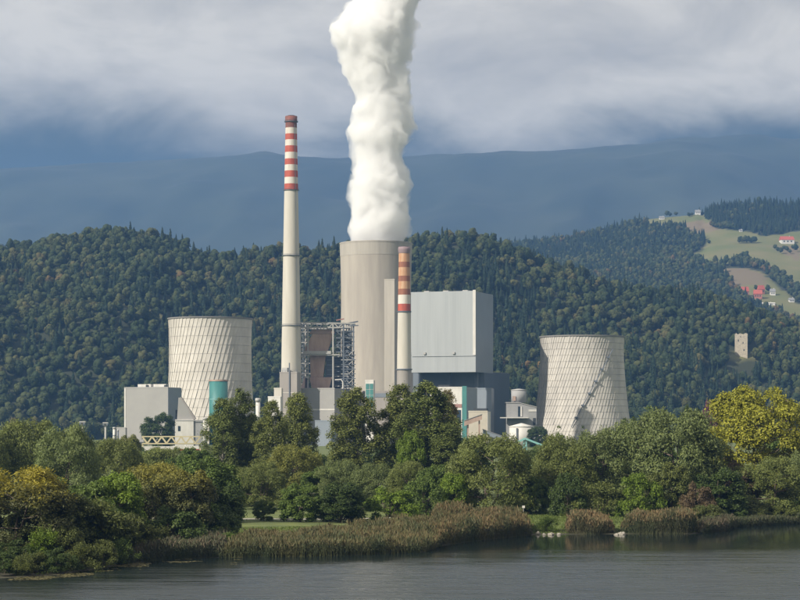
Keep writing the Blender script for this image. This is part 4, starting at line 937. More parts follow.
WN = wood_nodes()
def wood(name, label, Pn, con, smin, smax):
    n = len(Pn); me = bpy.data.meshes.new(name); me.vertices.add(n); me.vertices.foreach_set('co', Pn.astype(np.float32).ravel())
    idx = np.where(con, 5 + rng.integers(0, 3, n), rng.integers(0, 5, n)).astype(np.int32)
    me.attributes.new('idx', 'INT', 'POINT').data.foreach_set('value', idx)
    sw = rng.uniform(smin, smax, n)
    for k, v in (('rot', rng.uniform(0, 6.28, n)), ('sw', sw), ('sh', sw * rng.uniform(.8, 1.25, n))):
        me.attributes.new(k, 'FLOAT', 'POINT').data.foreach_set('value', v.astype(np.float32))
    o = link(name, me, label=label, cat='woodland', kind='stuff'); md = o.modifiers.new('wood', 'NODES'); md.node_group = WN; return o
def jgrid(x0, x1, y0, y1, st):
    X, Yg = np.meshgrid(np.arange(x0, x1, st), np.arange(y0, y1, st)); X = X.ravel(); Yg = Yg.ravel()
    return X + rng.uniform(-.48, .48, len(X)) * st, Yg + rng.uniform(-.48, .48, len(X)) * st
X, Yg = jgrid(-900, 900, 1790, 2620, 9.0); px = pxof(X, Yg); k = (px > -130) & (px < 930) & (hill_meadow(X, Yg) < .5); X, Yg = X[k], Yg[k]
Z = hill_z(X, Yg); px = pxof(X, Yg); kk = Z > 1.5
py = HY - (Z - CZ) / Yg * F
kk &= ~((np.abs(px - 741) < 13) & (Yg < Yr + 16) & (HY - (Z + 28 - CZ) / Yg * F < 358))
X, Yg, Z, px = X[kk], Yg[kk], Z[kk], px[kk]
pcon = np.clip(np.interp(px, [0, 200, 330, 420, 520, 800], [.10, .12, .30, .42, .34, .26]) + 1.3 * fbm(X / 110, Yg / 110, 61), .04, .95)
wood('forest', 'mixed broadleaf and spruce forest covering the hills behind the plant', np.stack([X, Yg, Z - .5], 1), rng.uniform(0, 1, len(X)) < pcon, .55, 1.40)
X, Yg = jgrid(100, 1250, 3260, 4700, 10.5); px = pxof(X, Yg); k = (px > 440) & (px < 920) & (far_meadow(X, Yg) < .5); X, Yg = X[k], Yg[k]; Z = far_z(X, Yg)
px = pxof(X, Yg); pcon = np.clip(np.interp(px, [600, 690, 720, 800], [.3, .3, .9, .9]) * (Yg > 4100) + .25 + fbm(X / 150, Yg / 150, 66), .05, .95)
ex = []
for (px_, py_) in [(684, 228.5), (676, 216), (670, 217), (689, 217), (692, 216), (709, 244), (667, 217)] + [(711 + 2.4 * i, 227 + .3 * i) for i in range(11)] + [(739 + 1.6 * i, 243.5) for i in range(11)] + [(775 + 3 * i, 250 + 2 * (i % 3)) for i in range(8)] + [(756 + 6 * i, 291 + i) for i in range(3)]:
    Yq = on_far(px_, py_); ex.append((XW(px_, Yq), Yq, float(far_z(XW(px_, Yq), Yq)) - .5))
Pn = np.concatenate([np.stack([X, Yg, Z - .5], 1), np.array(ex)])
wood('far_woodland', 'hazy blue green woodland around the meadows on the far hill', Pn, np.concatenate([rng.uniform(0, 1, len(X)) < pcon, np.zeros(len(ex), bool)]), .8, 1.3)

# ------------------------------------------------------------------ lakeside trees and shrubs
T = tree
GW, GP_, GB = 'willows along the bank', 'tall poplars by the lake', 'bushes along the bank'
# far bank fillers and plant greenery
T(159, 414, 33, 1250., 'round0', 'dark', 'round dark green tree in front of the pale bunker building')
T(538, 427, 24, 1300., 'round1', 'dark', 'dark round bush at the left foot of the panelled tower with the stair')
T(128, 436, 26, 720., 'round2', 'willow_yellow', 'pale yellowish treetop below the bunker annex')
for k_, (a_, b_, w_, y_, kd, lf) in enumerate(((318, 452, 22, 640., 'bush0', 'green'), (338, 450, 26, 660., 'bush1', 'willow'), (212, 446, 26, 700., 'bush2', 'willow'), (145, 447, 34, 760., 'bush0', 'green'), (100, 441, 40, 800., 'bush1', 'willow'), (470, 446, 40, 680., 'bush2', 'green'), (545, 446, 40, 700., 'bush1', 'green'), (380, 440, 44, 640., 'bush0', 'dark'))):
    T(a_, b_, w_, y_, kd, lf, ('low bush in the gap below the blue grey house', 'olive bush right of the gap below the blue grey house', 'olive bush left of the dark poplar group', 'green bush below the left end of the truss bridge', 'olive bush behind the willow under the slim vent stack', 'green bush behind the big round willow', 'green bush below the teal conveyor trestle', 'dark bush seen between the broad poplar and the poplar pair')[k_], 'bush', 'bush', 'bushes behind the bank trees')
# left back row
T(-14, 431, 62, 470., 'willow0', 'willow', 'grey olive willow cut by the left edge of the picture', 'willow_tree', 'tree', GW)
T(32, 421, 66, 480., 'willow1', 'willow', 'tallest grey olive willow of the left back row', 'willow_tree', 'tree', GW)
T(66, 427, 72, 430., 'willow2', 'willow_grey', 'broad billowing grey willow left of the floodlight masts', 'willow_tree', 'tree', GW)
T(117, 440, 58, 455., 'willow0', 'willow', 'olive willow below the slim white vent stack', 'willow_tree', 'tree', GW)
T(165, 448, 52, 520., 'willow1', 'willow', 'low olive willow under the cream truss bridge', 'willow_tree', 'tree', GW)
T(193, 449, 44, 500., 'round1', 'green', 'green tree under the right end of the truss bridge')
T(206, 458, 64, 380., 'round2', 'green', 'mid green tree in front of the dark tall poplars')
# left front row
T(18, 470, 128, 290., 'willow2', 'gold_top', 'broad waterside tree with golden yellow top at the left edge')
T(78, 481, 66, 305., 'round0', 'green', 'leafy green tree right of the golden topped tree')
T(118, 474, 62, 312., 'round1', 'bright', 'bright green tree between golden and ochre topped trees')
T(155, 465, 88, 325., 'willow0', 'rust_top', 'wide olive tree with ochre yellow top')
T(190, 473, 52, 322., 'round2', 'rust_top', 'smaller ochre tinted tree on the right flank of the ochre topped tree')
T(211, 480, 62, 334., 'round0', 'dark', 'dense dark green tree at the left end of the grass clearing')
# shrubs at the left waterline
T(14, 540, 50, 278., 'bush0', 'dark', 'dark bush at the waterline under the golden topped tree', 'waterside_bush', 'bush', GB)
T(44, 528, 34, 280., 'weed0', 'bright', 'yellow green bush under the right side of the golden topped tree', 'waterside_bush', 'bush', GB)
T(22, 556, 24, 270., 'weed1', 'weed', 'small grey green clump at the water below the golden topped tree', 'waterside_bush', 'bush', GB)
T(68, 527, 40, 283., 'bush1', 'weed', 'dull green bush below the leafy green tree', 'waterside_bush', 'bush', GB)
T(97, 500, 62, 296., 'weed1', 'weed', 'tall shaggy olive shrub below the leafy green tree', 'waterside_bush', 'bush', GB)
T(128, 514, 46, 302., 'bush2', 'weed', 'olive bush below the bright green tree', 'waterside_bush', 'bush', GB)
T(172, 508, 60, 314., 'bush0', 'dark', 'dark undergrowth bush below the ochre topped tree', 'waterside_bush', 'bush', GB)
T(225, 512, 44, 328., 'bush1', 'dark', 'dark undergrowth bush below the dense dark green tree', 'waterside_bush', 'bush', GB)
T(150, 525, 40, 305., 'weed0', 'weed', 'shaggy dull bush at the water below the ochre topped tree', 'waterside_bush', 'bush', GB)
for k_, (a_, b_, w_, y_, kd, lf) in enumerate(((3, 552, 40, 271., 'bush2', 'dark'), (36, 552, 34, 273., 'weed1', 'weed'), (58, 548, 34, 275., 'bush0', 'dark'), (84, 543, 36, 280., 'weed0', 'weed'), (104, 540, 32, 286., 'bush1', 'weed'), (122, 538, 34, 292., 'weed1', 'green'))):
    T(a_, b_, w_, y_, kd, lf, ('dark bush in the left bottom corner of the bank', 'grey green clump leaning over the water left of the floating weed', 'dark low bush at the water beside the floating weed', 'shaggy clump behind the left end of the floating weed', 'low dull bush behind the floating weed', 'green clump left of the dark green reeds')[k_], 'waterside_bush', 'bush', GB)
T(52, 490, 70, 292., 'round1', 'weed', 'olive tree filling the flank of the golden topped tree')
T(100, 505, 60, 300., 'round2', 'green', 'green undergrowth tree below the leafy green tree')
T(190, 500, 60, 322., 'bush2', 'green', 'green undergrowth bush below the ochre tinted tree', 'bush', 'bush', GB)
# poplars
T(222, 400, 34, 515., 'poplar0', 'poplar', 'left poplar of the dark group in front of the teal silo', 'poplar_tree', 'tree', GP_, bark='bark_pale')
T(240, 391, 32, 520., 'poplar1', 'poplar', 'tallest poplar of the dark group in front of the white cooling tower', 'poplar_tree', 'tree', GP_, bark='bark_pale')
T(253, 416, 30, 530., 'poplar2', 'dark', 'low dark poplar below the white vent stack', 'poplar_tree', 'tree', GP_, bark='bark_pale')
T(272, 402, 30, 510., 'poplar0', 'poplar_olive', 'narrow poplar just left of the tall chimney', 'poplar_tree', 'tree', GP_, bark='bark_pale')
T(298, 395, 36, 525., 'poplar2', 'poplar_olive', 'airy olive poplar below the tall chimney', 'poplar_tree', 'tree', GP_, bark='bark_pale')
T(356, 390, 42, 500., 'poplar1', 'poplar_olive', 'broad poplar below the teal stair house', 'poplar_tree', 'tree', GP_, bark='bark_pale')
T(401, 386, 38, 505., 'poplar0', 'poplar_olive', 'left poplar of the pair below the short chimney', 'poplar_tree', 'tree', GP_, bark='bark_pale')
T(427, 384, 52, 495., 'poplar2', 'poplar', 'largest dark poplar right of the short chimney', 'poplar_tree', 'tree', GP_, bark='bark_pale')
T(448, 392, 26, 520., 'poplar1', 'poplar_gold', 'thin golden olive poplar before the white hall', 'poplar_tree', 'tree', GP_, bark='bark_pale')
T(446, 425, 44, 490., 'poplar0', 'poplar', 'low dark poplar at the right end of the poplar pair', 'poplar_tree', 'tree', GP_, bark='bark_pale')
T(410, 432, 30, 488., 'round1', 'bright', 'bright green young tree at the foot of the poplar pair')
# willows below the poplars
T(247, 468, 40, 455., 'willow1', 'willow', 'small olive willow left of the lone clearing tree', 'willow_tree', 'tree', GW)
T(262, 463, 50, 440., 'willow2', 'willow', 'olive willow behind the lone clearing tree', 'willow_tree', 'tree', GW)
T(293, 446, 56, 465., 'willow0', 'willow_yellow', 'yellowish willow below the airy olive poplar', 'willow_tree', 'tree', GW)
T(322, 468, 40, 450., 'round2', 'green', 'green tree between yellowish willow and grey willow')
T(340, 461, 44, 440., 'willow1', 'willow_grey', 'grey willow left of the broad poplar foot', 'willow_tree', 'tree', GW)
T(374, 464, 52, 435., 'willow2', 'willow_grey', 'grey willow behind the bright green bank bush', 'willow_tree', 'tree', GW)
T(408, 462, 44, 430., 'willow0', 'willow', 'olive willow at the foot of the largest dark poplar', 'willow_tree', 'tree', GW)
T(437, 466, 46, 425., 'round1', 'green', 'green tree left of the big round willow')
T(455, 474, 36, 410., 'bush1', 'bright', 'yellow green bush at the left foot of the big round willow', 'bush', 'bush', GB)
# clearing
T(264, 500, 19, 388., 'round2', 'green', 'small round tree standing alone on the grass clearing')
T(300, 485, 42, 384., 'round0', 'green', 'dense round tree at the right end of the clearing path')
T(341, 483, 50, 382., 'round2', 'dark', 'dark green tree behind the brown reeds')
T(327, 500, 24, 384., 'weed0', 'willow_grey', 'pale grey green shrub left of the dark green tree', 'bush', 'bush', GB)
T(388, 488, 54, 388., 'bush0', 'bright', 'bright green dome shaped bush behind the reeds', 'bush', 'bush', GB)
T(424, 478, 44, 400., 'bush2', 'green', 'dull green bush right of the bright dome shaped bush', 'bush', 'bush', GB)
# middle right
T(490, 436, 80, 415., 'willow1', 'willow', 'big round willow below the beige cabin', 'willow_tree', 'tree', GW)
T(524, 450, 40, 455., 'round0', 'dark', 'dark tree in the gap right of the big round willow')
T(536, 478, 30, 415., 'round1', 'green', 'narrow green tree right of the big round willow')
T(562, 437, 66, 430., 'willow2', 'willow', 'drooping willow at the left foot of the stair tower', 'willow_tree', 'tree', GW)
T(568, 474, 38, 405., 'bush1', 'dark', 'dark conical bush in front of the drooping willow', 'bush', 'bush', GB)
T(605, 430, 80, 435., 'willow0', 'willow_grey', 'wide grey willow before the right panelled cooling tower', 'willow_tree', 'tree', GW)
T(598, 482, 46, 402., 'weed1', 'willow', 'low drooping willow shrub behind the round reed clump', 'bush', 'bush', GB)
T(560, 427, 18, 560., 'spire0', 'green', 'pointed green treetop at the left base of the stair tower')
T(583, 427, 14, 600., 'spire0', 'dark', 'small dark pointed treetop before the base of the stair tower')
T(628, 420, 28, 520., 'round2', 'dark', 'dark round treetop at the right base of the stair tower')
T(650, 408, 30, 560., 'spire0', 'green', 'pointed green treetop behind the great grey willow')
T(690, 409, 26, 600., 'round0', 'dark', 'dark treetop between great grey willow and yellow green tree')
T(668, 411, 94, 425., 'willow1', 'willow_grey', 'great billowing grey willow left of the yellow green tree', 'willow_tree', 'tree', GW)
T(640, 474, 42, 402., 'bush2', 'bright', 'bright green bush below the great grey willow', 'bush', 'bush', GB)
T(672, 464, 38, 405., 'round1', 'weed', 'brownish olive small tree below the great grey willow')
T(697, 484, 34, 398., 'bush0', 'russet', 'russet brown undergrowth left of the dark bank tree', 'bush', 'bush', GB)
T(711, 404, 18, 620., 'round2', 'purple', 'purple red treetop left of the yellow green tree')
T(757, 389, 104, 450., 'great0', 'lime', 'big round yellow green tree at the right')
T(720, 470, 60, 408., 'round0', 'dark', 'dark green tree at the waterline below the yellow green tree')
T(736, 464, 36, 425., 'round2', 'russet', 'rusty tinted tree behind the dark waterline tree')
T(772, 458, 66, 420., 'willow2', 'willow', 'olive willow overhanging the water at the right', 'willow_tree', 'tree', GW)
T(808, 450, 50, 430., 'willow0', 'willow_grey', 'pale willow cut by the right edge of the picture', 'willow_tree', 'tree', GW)
T(795, 500, 40, 418., 'bush1', 'dark', 'dark bush overhanging the water at the right edge', 'waterside_bush', 'bush', GB)
T(748, 500, 46, 412., 'bush2', 'weed', 'dull bush at the water left of the overhanging willow', 'waterside_bush', 'bush', GB)
T(706, 505, 40, 390., 'bush1', 'weed', 'dull dark bush right of the reed clump', 'waterside_bush', 'bush', GB)
T(547, 516, 22, 374., 'weed0', 'green', 'small green bush at the water left of the round reed clump', 'waterside_bush', 'bush', GB)

T(792, 438, 70, 540., 'round0', 'green', 'green tree behind the right flank of the yellow green tree')
T(705, 428, 50, 540., 'willow2', 'willow', 'olive treetop behind the gap left of the yellow green tree', 'willow_tree', 'tree', GW)
T(650, 440, 70, 540., 'round1', 'green', 'green tree behind the great grey willow')
T(590, 446, 60, 540., 'round2', 'green', 'green tree behind the wide grey willow')
for k_, (a_, b_, w_, y_, kd, lf) in enumerate(((228, 532, 26, 316., 'weed1', 'green'), (252, 536, 18, 312., 'weed0', 'weed'), (366, 524, 22, 338., 'weed0', 'weed'), (412, 520, 26, 346., 'weed1', 'green'), (447, 514, 22, 352., 'weed0', 'weed'))):
    T(a_, b_, w_, y_, kd, lf, ('green clump at the left end of the long reed bed', 'dull clump in the front edge of the long reed bed', 'olive clump inside the long reed bed', 'green clump where the long reed bed meets the russet one', 'olive clump at the left end of the russet reeds')[k_], 'waterside_bush', 'bush', GB)
for k_, (a_, b_, w_, y_, kd, lf) in enumerate(((733, 506, 34, 404., 'bush0', 'dark'), (757, 508, 36, 408., 'weed1', 'weed'), (778, 506, 34, 412., 'bush2', 'weed'), (800, 508, 34, 416., 'weed0', 'dark'), (823, 505, 36, 421., 'bush0', 'weed'))):
    T(a_, b_, w_, y_, kd, lf, ('dark bush at the water right of the dark waterline tree', 'shaggy bush dipping into the water below the overhanging willow', 'dull bush at the waterline below the overhanging willow', 'dark shaggy bush at the waterline in the right corner of the bank', 'dull bush cut by the right edge of the picture at the waterline')[k_], 'waterside_bush', 'bush', GB)
# ------------------------------------------------------------------ reeds, grass, path, rocks, floating weed
def reed_mat(name, col, tip):
    m, N, L, b = nodes(name); b.inputs['Roughness'].default_value = 0.8
    a = N.new('ShaderNodeAttribute'); a.attribute_name = 'rnd'; h = N.new('ShaderNodeAttribute'); h.attribute_name = 'hgt'
    mx = N.new('ShaderNodeMix'); mx.data_type = 'RGBA'; mx.inputs['A'].default_value = (*[c * .6 for c in col], 1); mx.inputs['B'].default_value = (*[c * 1.3 for c in col], 1)
    L.new(a.outputs['Fac'], mx.inputs['Factor'])
    ge = N.new('ShaderNodeNewGeometry'); nz = N.new('ShaderNodeTexNoise'); nz.inputs['Scale'].default_value = 0.22; nz.inputs['Detail'].default_value = 4   # greener and browner stands
    L.new(ge.outputs['Position'], nz.inputs['Vector'])
    pr = N.new('ShaderNodeMapRange'); pr.inputs['From Min'].default_value = 0.38; pr.inputs['From Max'].default_value = 0.62; L.new(nz.outputs['Fac'], pr.inputs['Value'])
    mg = N.new('ShaderNodeMix'); mg.data_type = 'RGBA'; L.new(pr.outputs[0], mg.inputs['Factor']); mg.inputs['A'].default_value = (0.040, 0.056, 0.018, 1); L.new(mx.outputs['Result'], mg.inputs['B'])
    tp = N.new('ShaderNodeMath'); tp.operation = 'MULTIPLY'; L.new(h.outputs['Fac'], tp.inputs[0])
    tq = N.new('ShaderNodeMapRange'); tq.inputs['To Min'].default_value = .35; L.new(pr.outputs[0], tq.inputs['Value']); L.new(tq.outputs[0], tp.inputs[1])
    m2 = N.new('ShaderNodeMix'); m2.data_type = 'RGBA'; L.new(tp.outputs[0], m2.inputs['Factor']); L.new(mg.outputs['Result'], m2.inputs['A']); m2.inputs['B'].default_value = (*tip, 1)
    L.new(m2.outputs['Result'], b.inputs['Base Color']); return m
def reeds(name, label, xs, yf, depth, n, H, col, tip, seed, brown=.8):
    """standing reeds between columns xs (world x), front line yf(x), with drooping blades and feathery heads"""
    g = np.random.default_rng(seed); x = g.uniform(*xs, n); t = g.uniform(0, 1, n); dp = np.interp(x, *depth)
    y = yf(x) + t * dp
    z = np.maximum(ground_z(x, y), -0.1); edge = np.minimum(1, np.minimum(x - xs[0], xs[1] - x) / 2.5 + .35)
    hh = H * edge * (0.62 + .42 * g.uniform(0, 1, n) + 1.15 * fbm(x / 3.0, y / 3.0, seed)); B = np.stack([x, y, z], 1)
    lean = g.normal(size=(n, 2)) * .16 + np.stack([.35 * fbm(x / 4, y / 4, seed + 5), 0 * x], 1); Vs, Fs, R_, H_ = [], [], [], []
    def strip(p0, p1, p2, w, hv):
        d = g.uniform(0, 3.14, n); o = np.stack([np.cos(d), np.sin(d) * .4, 0 * d], 1) * w[:, None]
        V = np.stack([p0 - o, p0 + o, p1 + o * .8, p1 - o * .8, p1 + o * .8, p1 - o * .8, p2 - o * .15, p2 + o * .15], 1)[:, [0, 1, 2, 3, 5, 4, 7, 6]]
        b = sum(len(q) for q in Vs); Vs.append(V.reshape(-1, 3)); Fs.append((np.arange(2 * n * 4) + b).reshape(-1, 4))
        r = g.uniform(0, 1, n); R_.append(np.repeat(r, 2)); H_.append(np.repeat(hv, 2))
    top = B + np.stack([lean[:, 0] * hh, lean[:, 1] * hh, hh], 1); mid = B + (top - B) * .5 + g.normal(size=(n, 3)) * .05
    strip(B, mid, top, np.full(n, .032), np.zeros(n))
    for q in range(3):
        st = B + (top - B) * g.uniform(.25, .8, (n, 1)); dr = g.uniform(0, 6.28, n); ln = g.uniform(.35, .8, n)
        o = np.stack([np.cos(dr) * ln, np.sin(dr) * ln, .35 * ln], 1)
        strip(st, st + o * .6, st + o + np.array([0, 0, -.25]), np.full(n, .045), np.zeros(n) + .1 * g.uniform(0, 1, n))
    hd = np.where(g.uniform(0, 1, n) < brown, 1.0, 0.15); o = np.stack([g.normal(size=n) * .12, g.normal(size=n) * .12, np.full(n, .42)], 1)
    strip(top - o * .3, top + o * .4, top + o, np.full(n, .085), hd)
    me = np_mesh(name, np.concatenate(Vs), np.concatenate(Fs), reed_mat(label[:40], col, tip), False, {'rnd': ('FACE', np.concatenate(R_)), 'hgt': ('FACE', np.concatenate(H_))})
    return link(name, me, label=label, cat='reeds', kind='stuff')
RG, RT = (0.084, 0.086, 0.028), (0.112, 0.088, 0.036)
reeds('reed_bed', 'dark green reeds along the water below the ochre topped tree', (-41, -27), lambda x: shore(x) - .5, ([-41, -27], [9, 16]), 9000, 2.4, (0.060, 0.066, 0.032), (0.10, 0.075, 0.045), 1, .3)
reeds('reed_bed', 'long brown reed bed in front of the grass clearing', (-28, 6.5), lambda x: shore(x) - .8, ([-28, -14, 0, 6.5], [14, 18, 34, 26]), 26000, 2.2, RG, RT, 2, .6)
reeds('reed_bed', 'tall russet reed bed in front of the big round willow', (5.5, 24.3), lambda x: shore(x) - .8, ([5.5, 14, 24.3], [34, 26, 14]), 20000, 3.3, (0.088, 0.082, 0.028), (0.132, 0.090, 0.038), 3, .6)
reeds('reed_bed', 'round pink brown reed clump standing apart on the far bank', (31.5, 40.2), lambda x: shore(x) - .5 + .10 * (x - 36) ** 2, ([31.5, 36, 40.2], [4, 8, 4]), 6000, 3.4, (0.085, 0.078, 0.036), (0.19, 0.128, 0.058), 4, .7)
reeds('reed_bed', 'wide pink brown reed clump right of the round one', (42.2, 56.5), lambda x: shore(x) - .5 + .04 * (x - 49) ** 2, ([42.2, 49, 56.5], [4, 8, 4]), 9000, 3.3, (0.080, 0.076, 0.034), (0.19, 0.128, 0.058), 5, .65)
reeds('reed_bed', 'sparse dark reeds on the shaded bank below the yellow green tree', (56.5, 68), lambda x: shore(x) - .3, ([56.5, 68], [5, 5]), 4000, 2.2, (0.06, 0.06, 0.03), (0.11, 0.08, 0.05), 6, .4)

reeds('sedge', 'low dark sedge along the waterline below the overhanging willow', (66, 104), lambda x: shore(x) - 1.4, ([66, 104], [6, 6]), 9000, 1.5, (0.05, 0.056, 0.024), (0.075, 0.066, 0.036), 7, .3)
# path on the bank
def strip_mesh(name, pts, w, mat, dz=.03):
    V, Fq = [], []
    for i, (x, y) in enumerate(pts):
        for sgn in (-1, 1): V.append((x, y + sgn * w / 2, float(ground_z(x, y + sgn * w / 2)) + dz))
        if i: Fq.append((2 * i - 2, 2 * i, 2 * i + 1, 2 * i - 1))
    return link(name, np_mesh(name, V, Fq, mat), kind='structure')
px_ = np.linspace(-60, 60, 160)
strip_mesh('path', [(x, 398 + 4 * math.sin(x / 16.0) + np.interp(x, [-30, -10, 20, 40], [0, 0, 8, 16])) for x in px_], 3.0, M['path'], .06)
# grass tufts on the clearing and bank
def tufts(n, seed):
    g = np.random.default_rng(seed); x = g.uniform(-50, 66, n); y = shore(x) + g.uniform(1, 55, n); z = ground_z(x, y)
    C = np.stack([x, y, z + .12], 1); Nn = unit(g.normal(size=(n, 3)) * [1, 1, .25]); V, Fq = leaf_quads(C, Nn, .38, .35, g, .9)
    me = np_mesh('grass', V, Fq, leaf_mat('meadow grass blades', (0.12, 0.155, 0.035)), False, {'rnd': ('FACE', g.uniform(0, 1, n)), 'hgt': ('FACE', np.zeros(n))})
    link('grass', me, label='short green grass on the bank and clearing', cat='grass', kind='stuff')
tufts(60000, 8)
# rocks
def rock(px, py, r, label):
    Y = CZ * F / (py - HY); x = XW(px, Y); g = np.random.default_rng(int(px * 7)); m = MB()
    prof = [(r * .9, -.3), (r, .1 * r), (r * .8, .45 * r), (r * .4, .62 * r), (.03, .66 * r)]; m.lathe(prof, 9)
    m.v = [(a * (1 + .25 * g.normal()), b * (1 + .2 * g.normal()), c * (1 + .2 * g.normal())) for a, b, c in m.v]
    m.build('shore_rock', M['rock'], None, label=label, cat='rock', group='pale rocks at the waterline', loc=(x, Y, max(0, float(ground_z(x, Y)))))
for px, py, r, lab in ((538, 534.5, .55, 'pale rock at the water just right of the russet reeds'), (544, 535, .4, 'small pale rock right of the first waterline rock'), (551, 535, .6, 'broad pale rock below the small green bush'),
                       (559, 534.8, .45, 'pale rock at the left foot of the round reed clump'), (617, 535, .5, 'left pale rock in the gap between the reed clumps'), (622, 534.6, .7, 'right pale rock in the gap between the reed clumps'), (725, 529, .8, 'pale rock at the foot of the dark waterline tree')):
    rock(px, py, r, lab)
# small white post by the path
Y = 405.; x = XW(523.5, Y); zb = float(ground_z(x, Y)) - .1
o = thing('sign_post', 'small white sign on a post behind the russet reeds', 'sign', (x, Y, zb), 0)
MB().lathe([(.05, 0), (.05, 2.3)], 10).build('post', M['steel_pale'], o); MB().box(-.28, .28, -.09, -.06, 1.8, 2.3).build('panel', M['white'], o)
# floating weed mats
def mat_weed(seed):
    g = np.random.default_rng(seed); n = 9000; X = g.uniform(-52, -24, n); Yv = shore(X) - g.uniform(.5, 17, n) ; k = (fbm(X / 5.5, Yv / 3.0, 91) > np.interp(shore(X) - Yv, [0, 8, 17], [-.02, .06, .25])); X, Yv = X[k], Yv[k]; n = len(X)
    C = np.stack([X, Yv, np.full(n, .02) + g.uniform(0, .02, n)], 1); Nn = unit(g.normal(size=(n, 3)) * .08 + [0, 0, 1]); V, Fq = leaf_quads(C, Nn, .42, .8, g)
    me = np_mesh('floating_weed', V, Fq, leaf_mat('olive floating weed', (0.13, 0.115, 0.05)), False, {'rnd': ('FACE', g.uniform(0, 1, n)), 'hgt': ('FACE', np.zeros(n))})
    link('floating_weed', me, label='olive brown mat of floating weed on the left water', cat='water plants', kind='stuff')
mat_weed(4)

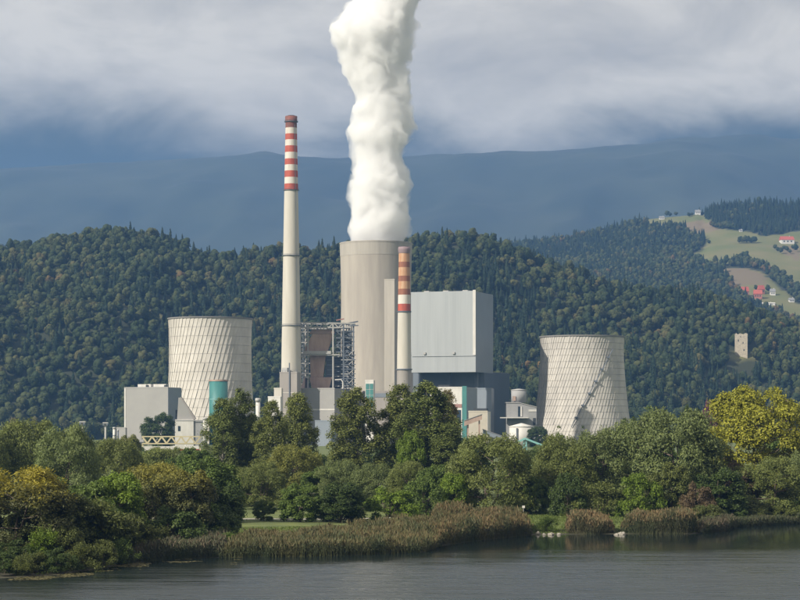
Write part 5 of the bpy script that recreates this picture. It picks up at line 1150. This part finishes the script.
# ------------------------------------------------------------------ steam plume
def plume():
    Y = BIGTOWER[1]; s = Y / F
    rows = [(262, 346, 408), (244, 345, 409), (230, 347, 411), (215, 349, 412), (200, 349, 411), (186, 350, 413), (172, 351, 410), (158, 353, 402), (148, 350, 407), (138, 349, 412), (126, 348, 415), (112, 352, 413),
            (98, 354, 411), (84, 347, 411), (70, 341, 411), (56, 337, 412), (42, 332, 413), (28, 331, 416), (12, 344, 419), (-4, 360, 422), (-22, 368, 432), (-45, 376, 446), (-70, 386, 462)]
    g = np.random.default_rng(17); ys = np.array([r[0] for r in rows])[::-1]; ls = np.array([r[1] for r in rows])[::-1]; rs = np.array([r[2] for r in rows])[::-1]
    import bmesh
    bm = bmesh.new(); from mathutils import Matrix
    def ball(c, r):
        bmesh.ops.create_icosphere(bm, subdivisions=2, radius=r, matrix=Matrix.Translation(c))
    y = 262.
    while y > -72:
        a, b = np.interp(y, ys, ls), np.interp(y, ys, rs); c, hw = (a + b) / 2, (b - a) / 2
        ball(Vector(P(c, y, Y)), hw * s * .86)
        low = y > 236
        for k in range(0 if low else 9):
            th = g.uniform(0, 6.283); r = hw * g.uniform(.24, .42); d = hw - r * g.uniform(.85, 1.15)
            q = P(c + d * math.cos(th), y + g.uniform(-4, 4), Y); q[1] += d * math.sin(th) * s; ball(Vector(q), r * s)
        for k in range(0 if low else 9):
            th = g.uniform(0, 6.283); r = hw * g.uniform(.10, .2); d = hw * g.uniform(.86, 1.0)
            q = P(c + d * math.cos(th), y + g.uniform(-4, 4), Y); q[1] += d * math.sin(th) * s; ball(Vector(q), r * s)
        y -= 6.0
    me = bpy.data.meshes.new('steam_plume'); bm.to_mesh(me); bm.free()
    m = bpy.data.materials.new('white steam'); m.use_nodes = True; N, L = m.node_tree.nodes, m.node_tree.links; N.clear()
    out = N.new('ShaderNodeOutputMaterial'); v = N.new('ShaderNodeVolumeScatter'); v.inputs['Color'].default_value = (0.985, 0.993, 1, 1); v.inputs['Anisotropy'].default_value = 0.0
    # density: full along the curved axis, torn up by billows towards the edge
    geo = N.new('ShaderNodeNewGeometry'); sp = N.new('ShaderNodeSeparateXYZ'); L.new(geo.outputs['Position'], sp.inputs[0])
    zlo, zhi = ZW(262, Y), ZW(-70, Y); x0, xs_ = XW(320, Y), XW(480, Y) - XW(320, Y)
    t = N.new('ShaderNodeMapRange'); t.inputs['From Min'].default_value = zlo; t.inputs['From Max'].default_value = zhi; L.new(sp.outputs['Z'], t.inputs['Value'])
    def curve(f):
        c = N.new('ShaderNodeFloatCurve'); cm = c.mapping.curves[0]; pts = [(i / 22, f(262 - 332 * i / 22)) for i in range(23)]
        cm.points[0].location = pts[0]; cm.points[1].location = pts[-1]
        for p in pts[1:-1]: cm.points.new(*p)
        c.mapping.update(); L.new(t.outputs[0], c.inputs['Value']); return c.outputs[0]
    def math_(op, a, b=None, c=None):
        n = N.new('ShaderNodeMath'); n.operation = op
        for i, q_ in enumerate((a, b, c)):
            if q_ is None: continue
            if isinstance(q_, (int, float)): n.inputs[i].default_value = q_
            else: L.new(q_, n.inputs[i])
        return n.outputs[0]
    cen = curve(lambda y: (XW((np.interp(y, ys, ls) + np.interp(y, ys, rs)) / 2, Y) - x0) / xs_); hwc = curve(lambda y: (np.interp(y, ys, rs) - np.interp(y, ys, ls)) / 2 * s / 60)
    dx = math_('SUBTRACT', sp.outputs['X'], math_('MULTIPLY_ADD', cen, xs_, x0)); dy = math_('SUBTRACT', sp.outputs['Y'], Y)
    rr = math_('DIVIDE', math_('SQRT', math_('ADD', math_('MULTIPLY', dx, dx), math_('MULTIPLY', dy, dy))), math_('MULTIPLY', hwc, 60))
    nz = N.new('ShaderNodeTexNoise'); nz.inputs['Scale'].default_value = 0.05; nz.inputs['Detail'].default_value = 5; nz.inputs['Roughness'].default_value = .56; nz.inputs['Distortion'].default_value = .6
    L.new(geo.outputs['Position'], nz.inputs['Vector'])
    val = math_('ADD', math_('SUBTRACT', 1.09, rr), math_('MULTIPLY', math_('SUBTRACT', nz.outputs['Fac'], 0.5), 1.7))
    dm = N.new('ShaderNodeMapRange'); dm.interpolation_type = 'SMOOTHSTEP'; dm.inputs['From Min'].default_value = -0.04; dm.inputs['From Max'].default_value = 0.26; dm.inputs['To Max'].default_value = 0.16
    L.new(val, dm.inputs['Value']); L.new(dm.outputs[0], v.inputs['Density'])
    m.cycles.volume_step_rate = 0.09
    L.new(v.outputs[0], out.inputs['Volume']); me.materials.append(m)
    o = link('steam_plume', me, label='tall white column of steam rising from the large cooling tower', cat='steam', kind='stuff')
    rm = o.modifiers.new('union', 'REMESH'); rm.mode = 'VOXEL'; rm.voxel_size = 1.6; rm.use_smooth_shade = True
    for sz, st in ((34, 12.0), (14, 6.0)):
        t = bpy.data.textures.new('billow', 'CLOUDS'); t.noise_scale = sz; t.noise_depth = 4
        d = o.modifiers.new('billow', 'DISPLACE'); d.texture = t; d.strength = st; d.mid_level = 0.5; d.texture_coords = 'GLOBAL'
        rm = o.modifiers.new('union', 'REMESH'); rm.mode = 'VOXEL'; rm.voxel_size = 1.5; rm.use_smooth_shade = True
plume()

# ------------------------------------------------------------------ haze
m = bpy.data.materials.new('pale blue haze'); m.use_nodes = True; N, L = m.node_tree.nodes, m.node_tree.links; N.clear()
out = N.new('ShaderNodeOutputMaterial'); v = N.new('ShaderNodeVolumePrincipled')
v.inputs['Color'].default_value = (0.19, 0.39, 0.80, 1); v.inputs['Density'].default_value = 0.85e-4; v.inputs['Anisotropy'].default_value = 0.2
L.new(v.outputs[0], out.inputs['Volume'])
hb = MB().box(-7000, 7000, -700, 11500, -60, 1500).build('haze', m, None, label='thin blue haze filling the valley air', cat='haze', kind='stuff')
